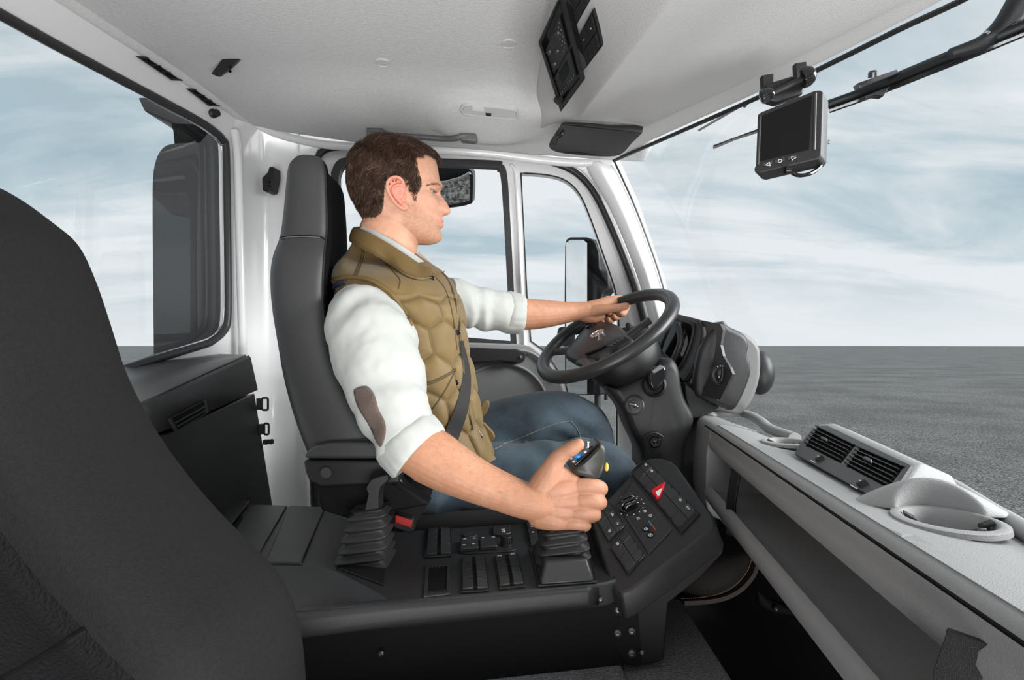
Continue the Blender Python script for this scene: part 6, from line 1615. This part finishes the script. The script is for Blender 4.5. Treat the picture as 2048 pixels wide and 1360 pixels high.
# armhole piping, seams, zip, snaps, pocket
M['thread'] = mat('dark_olive_seam', (.075,.050,.018), .8)
ah = [(652,572),(660,564),(680,558),(705,556),(730,559),(758,570),(785,590),(806,618),(824,652)]
def on(trees, x, y, off):
    best = None
    for t in trees:
        h = hit(t, x, y)
        if h and (best is None or h[0].length < best[0].length): best = h
    return best[0]+best[1]*off if best else None
tr = [vb, rb]
pts = [on(tr, x, y, .001) for x, y in cr2(ah, 6)]; pts = [p for p in pts if p]
MB().tube(pts, .0038, 8).build('armhole_edge', M['vest2'], man)
for ln, r_, nm, mt in (([(725,496),(722,515),(714,540),(708,555)], .0012, 'yoke_seam', M['thread']), ([(729,498),(726,518),(719,540),(713,555)], .0012, 'yoke_seam', M['thread']),
        ([(771,528),(785,542),(800,560),(797,578)], .0012, 'yoke_seam', M['thread']),
        ([(884,545),(897,562),(906,585),(912,612),(917,640),(921,680),(926,730),(931,780),(936,820),(945,860)], .0026, 'zip', mat('brass_zip', (.16,.12,.07), .35, .7)),
        ([(872,556),(888,575),(898,600),(904,625),(909,655),(914,700)], .0014, 'placket_seam', M['thread']),
        ([(845,768),(865,762),(888,752),(912,738)], .0018, 'pocket_seam', M['thread']), ([(846,772),(866,766),(888,756),(912,742)], .0012, 'pocket_seam', M['thread']),
        ([(908,745),(895,772),(878,800),(860,825)], .0016, 'pocket_seam', M['thread'])):
    pts = [on([vb, cbv], x, y, .0004) for x, y in cr2(ln, 5)]; pts = [p for p in pts if p]
    if len(pts) > 2: MB().tube(pts, r_, 6).build(nm, mt, man)
for x, y in ((863,558),(915,665),(912,765)):
    p = on([vb, cbv], x, y, .001)
    if p: MB().lathe([(.0058,-.001),(.0058,.002),(.0042,.003),(.0035,.0012),(0,.0016)], p, V(.25,-.9,.1), 16).build('snap_button', M['gloss'], man)
# navy lining showing at the back of the armhole
m = MB(); m.tube([q_ for q_ in (on(tr, a_, b_, -.001) for a_, b_ in cr2([(664,584),(668,575),(678,568),(692,564)], 4)) if q_], .006, 10); m.build('navy_lining', mat('navy_lining', (.03,.035,.06), .7), man)
# hem flaps
for q in ([(966,806),(975,803),(977,812),(972,826),(963,836),(956,834)], [(963,846),(975,855),(986,868),(988,878),(978,886),(968,886),(958,872)]):
    m = MB(); m.prism([P(x, y, 1.235) for x, y in cr2(q, 3, True)], V(.002,.008,.002)); m.build('hem_flap', M['vest2'], man, bevel=.002)
m = MB(); m.prism([P(x, y, 1.25) for x, y in ((948,830),(955,832),(962,868),(958,878),(944,862),(940,846))], V(.0,.01,.0)); m.build('shirt_tail', mat('pale_blue_shirt', (.36,.38,.45), .8), man, bevel=.002)

# ------------------------------------------------------------------ jeans
def denim():
    m = mat('denim', (.035,.065,.095), .8, bump=.5, bscale=900, sheen=.1); nt = m.node_tree; N = nt.nodes; L = nt.links; b = N['Principled BSDF']
    tc = N.new('ShaderNodeTexCoord'); n = N.new('ShaderNodeTexNoise'); n.inputs['Scale'].default_value = 9; n.inputs['Detail'].default_value = 3; L.new(tc.outputs['Object'], n.inputs['Vector'])
    mp = N.new('ShaderNodeMapping'); mp.inputs['Scale'].default_value = (900,900,140); L.new(tc.outputs['Object'], mp.inputs[0]); n2 = N.new('ShaderNodeTexNoise'); n2.inputs['Scale'].default_value = 1; n2.inputs['Detail'].default_value = 2; L.new(mp.outputs[0], n2.inputs['Vector'])
    ad = N.new('ShaderNodeMath'); ad.operation = 'MULTIPLY_ADD'; L.new(n2.outputs['Fac'], ad.inputs[0]); ad.inputs[1].default_value = .45; L.new(n.outputs['Fac'], ad.inputs[2])
    r = N.new('ShaderNodeValToRGB'); L.new(ad.outputs[0], r.inputs[0]); e = r.color_ramp.elements; e[0].position = .50; e[0].color = (.004,.010,.022,1); e[1].position = .98; e[1].color = (.060,.098,.125,1)
    L.new(r.outputs[0], b.inputs['Base Color']); return m
M['denim'] = denim()
jm = MB()
def leg_(pts, seg=40): chain(jm, pts, 6, seg)
leg_([(880,905,1.42,.085),(960,876,1.43,.082),(1040,852,1.43,.080),(1110,840,1.43,.075),(1150,843,1.43,.068),(1174,864,1.43,.062),(1190,930,1.43,.058),(1205,1010,1.43,.056),(1230,1120,1.42,.056)])
leg_([(870,965,1.30,.085),(960,958,1.31,.082),(1050,950,1.31,.078),(1130,942,1.30,.074),(1190,937,1.29,.068),(1222,950,1.28,.062),(1245,1000,1.27,.058),(1280,1070,1.24,.056),(1350,1130,1.20,.050)])
jm.ball(P(858,945,1.36), .1, 20, rx=(.13,.17,.10))
raw = jm.build('jeans_raw', M['denim'], None)
md = raw.modifiers.new('r', 'REMESH'); md.mode = 'VOXEL'; md.voxel_size = .004; md = raw.modifiers.new('s', 'SMOOTH'); md.iterations = 6
bpy.context.view_layer.update(); me = bpy.data.meshes.new_from_object(raw.evaluated_get(bpy.context.evaluated_depsgraph_get())); bpy.data.objects.remove(raw)
nrm_ = [v.normal.copy() for v in me.vertices]
for v, n_ in zip(me.vertices, nrm_):
    p = v.co; w = math.sin(p.x*52+p.z*34+5*noise.noise(p*8))*max(0, noise.noise(p*6+V(1,2,3))+.15)+noise.noise(p*13)*.8
    kne = g2(p.x-.20,.07); w += kne*.9*math.sin(p.z*120+p.x*60)*max(0,noise.noise(p*11)+.2)
    v.co = p+n_*w*.0055
me.materials.clear(); me.materials.append(M['denim']); me.polygons.foreach_set('use_smooth', [True]*len(me.polygons))
jn = bpy.data.objects.new('jeans', me); COL.objects.link(jn); setpar(jn, man)
jb = bvh(jn)
M['dthread'] = mat('jeans_stitching', (.20,.17,.13), .8)
for ln in ([(1005,888),(1030,880),(1059,868),(1090,855),(1113,847),(1141,842)], [(1141,842),(1150,852),(1158,866),(1161,880)], [(975,905),(1005,891)]):
    seam_on(jb, ln, .0009, 'denim_seam', M['dthread'], man, .0006)
# boot
bt = MB(); D_ = 1.13
chain(bt, [(1330,1125,1.19,.040),(1365,1148,1.16,.042),(1400,1156,D_,.040),(1440,1150,D_-.01,.036),(1470,1135,D_-.01,.028),(1486,1124,D_-.01,.020)], 5, 24)
M['boot'] = mat('brown_boot_leather', (.006,.0035,.0025), .85, bump=.3, bscale=300)
bo = bt.build('boot', M['boot'], man)
sl = [(1362,1200),(1400,1198),(1440,1190),(1472,1172),(1494,1146),(1503,1122)]
c_ = cr([P(x, y, D_-.025) for x, y in sl], 5); m = MB(); m.strip(c_, V(.1,-1,.2), .008, .05); m.build('boot_sole', mat('boot_sole', (.025,.015,.010), .7), bo)
m = MB()
q = cr([P(x, y-3, D_-.055) for x, y in sl], 24)
for i in range(0, len(q)-2, 2): m.tube([q[i], q[i+1]], .0008, 5)
tag(m.build('sole_stitching', mat('boot_thread', (.30,.17,.12), .7), bo), kind='stuff')
# ------------------------------------------------------------------ seat belt
sb = thing('seat_belt', 'dark seat belt running down across the olive vest to the hip', 'seat belt', P(915,820,1.16))
bp2 = [(922,682,.006),(926,710,.010),(931,745,.016),(929,785,.022),(920,825,.027),(906,862,.031),(898,884,.032)]
pp_ = []; nn_ = []; ww_ = []
for x, y in cr2([(a, b) for a, b, c in bp2], 5):
    h = hit(vb, x, y)
    if not h: continue
    pp_.append(h[0]+h[1]*.003); nn_.append(V(.35,-.9,.1)); ww_.append(lin([682,710,745,785,825,862,884],[.007,.012,.018,.023,.028,.031,.032], y))
# smooth the depth so that the strap does not follow every quilt
for _ in range(6): pp_ = [pp_[0]]+[(pp_[i-1]+pp_[i]*2+pp_[i+1])/4 for i in range(1, len(pp_)-1)]+[pp_[-1]]
pp_ = [p-p.normalized()*.004 for p in pp_]
M['belt'] = mat('belt_webbing', (.016,.016,.017), .75, bump=.6, bscale=700)
m = MB(); m.strip(pp_, nn_, ww_, .0018); m.build('strap', M['belt'], sb, smooth=False)
m = MB(); m.ngon_prism([P(x, y, 1.185) for x, y in ((922,880),(938,868),(966,888),(970,918),(950,926),(926,908))], V(0,.02,0)); m.build('lap_strap', M['belt'], sb, bevel=.003)
m = MB(); m.ngon_prism([P(x, y, 1.175) for x, y in ((940,845),(946,840),(966,872),(962,884),(950,872))], V(0,.006,0)); m.build('tongue', M['steel2'], sb, bevel=.0015)
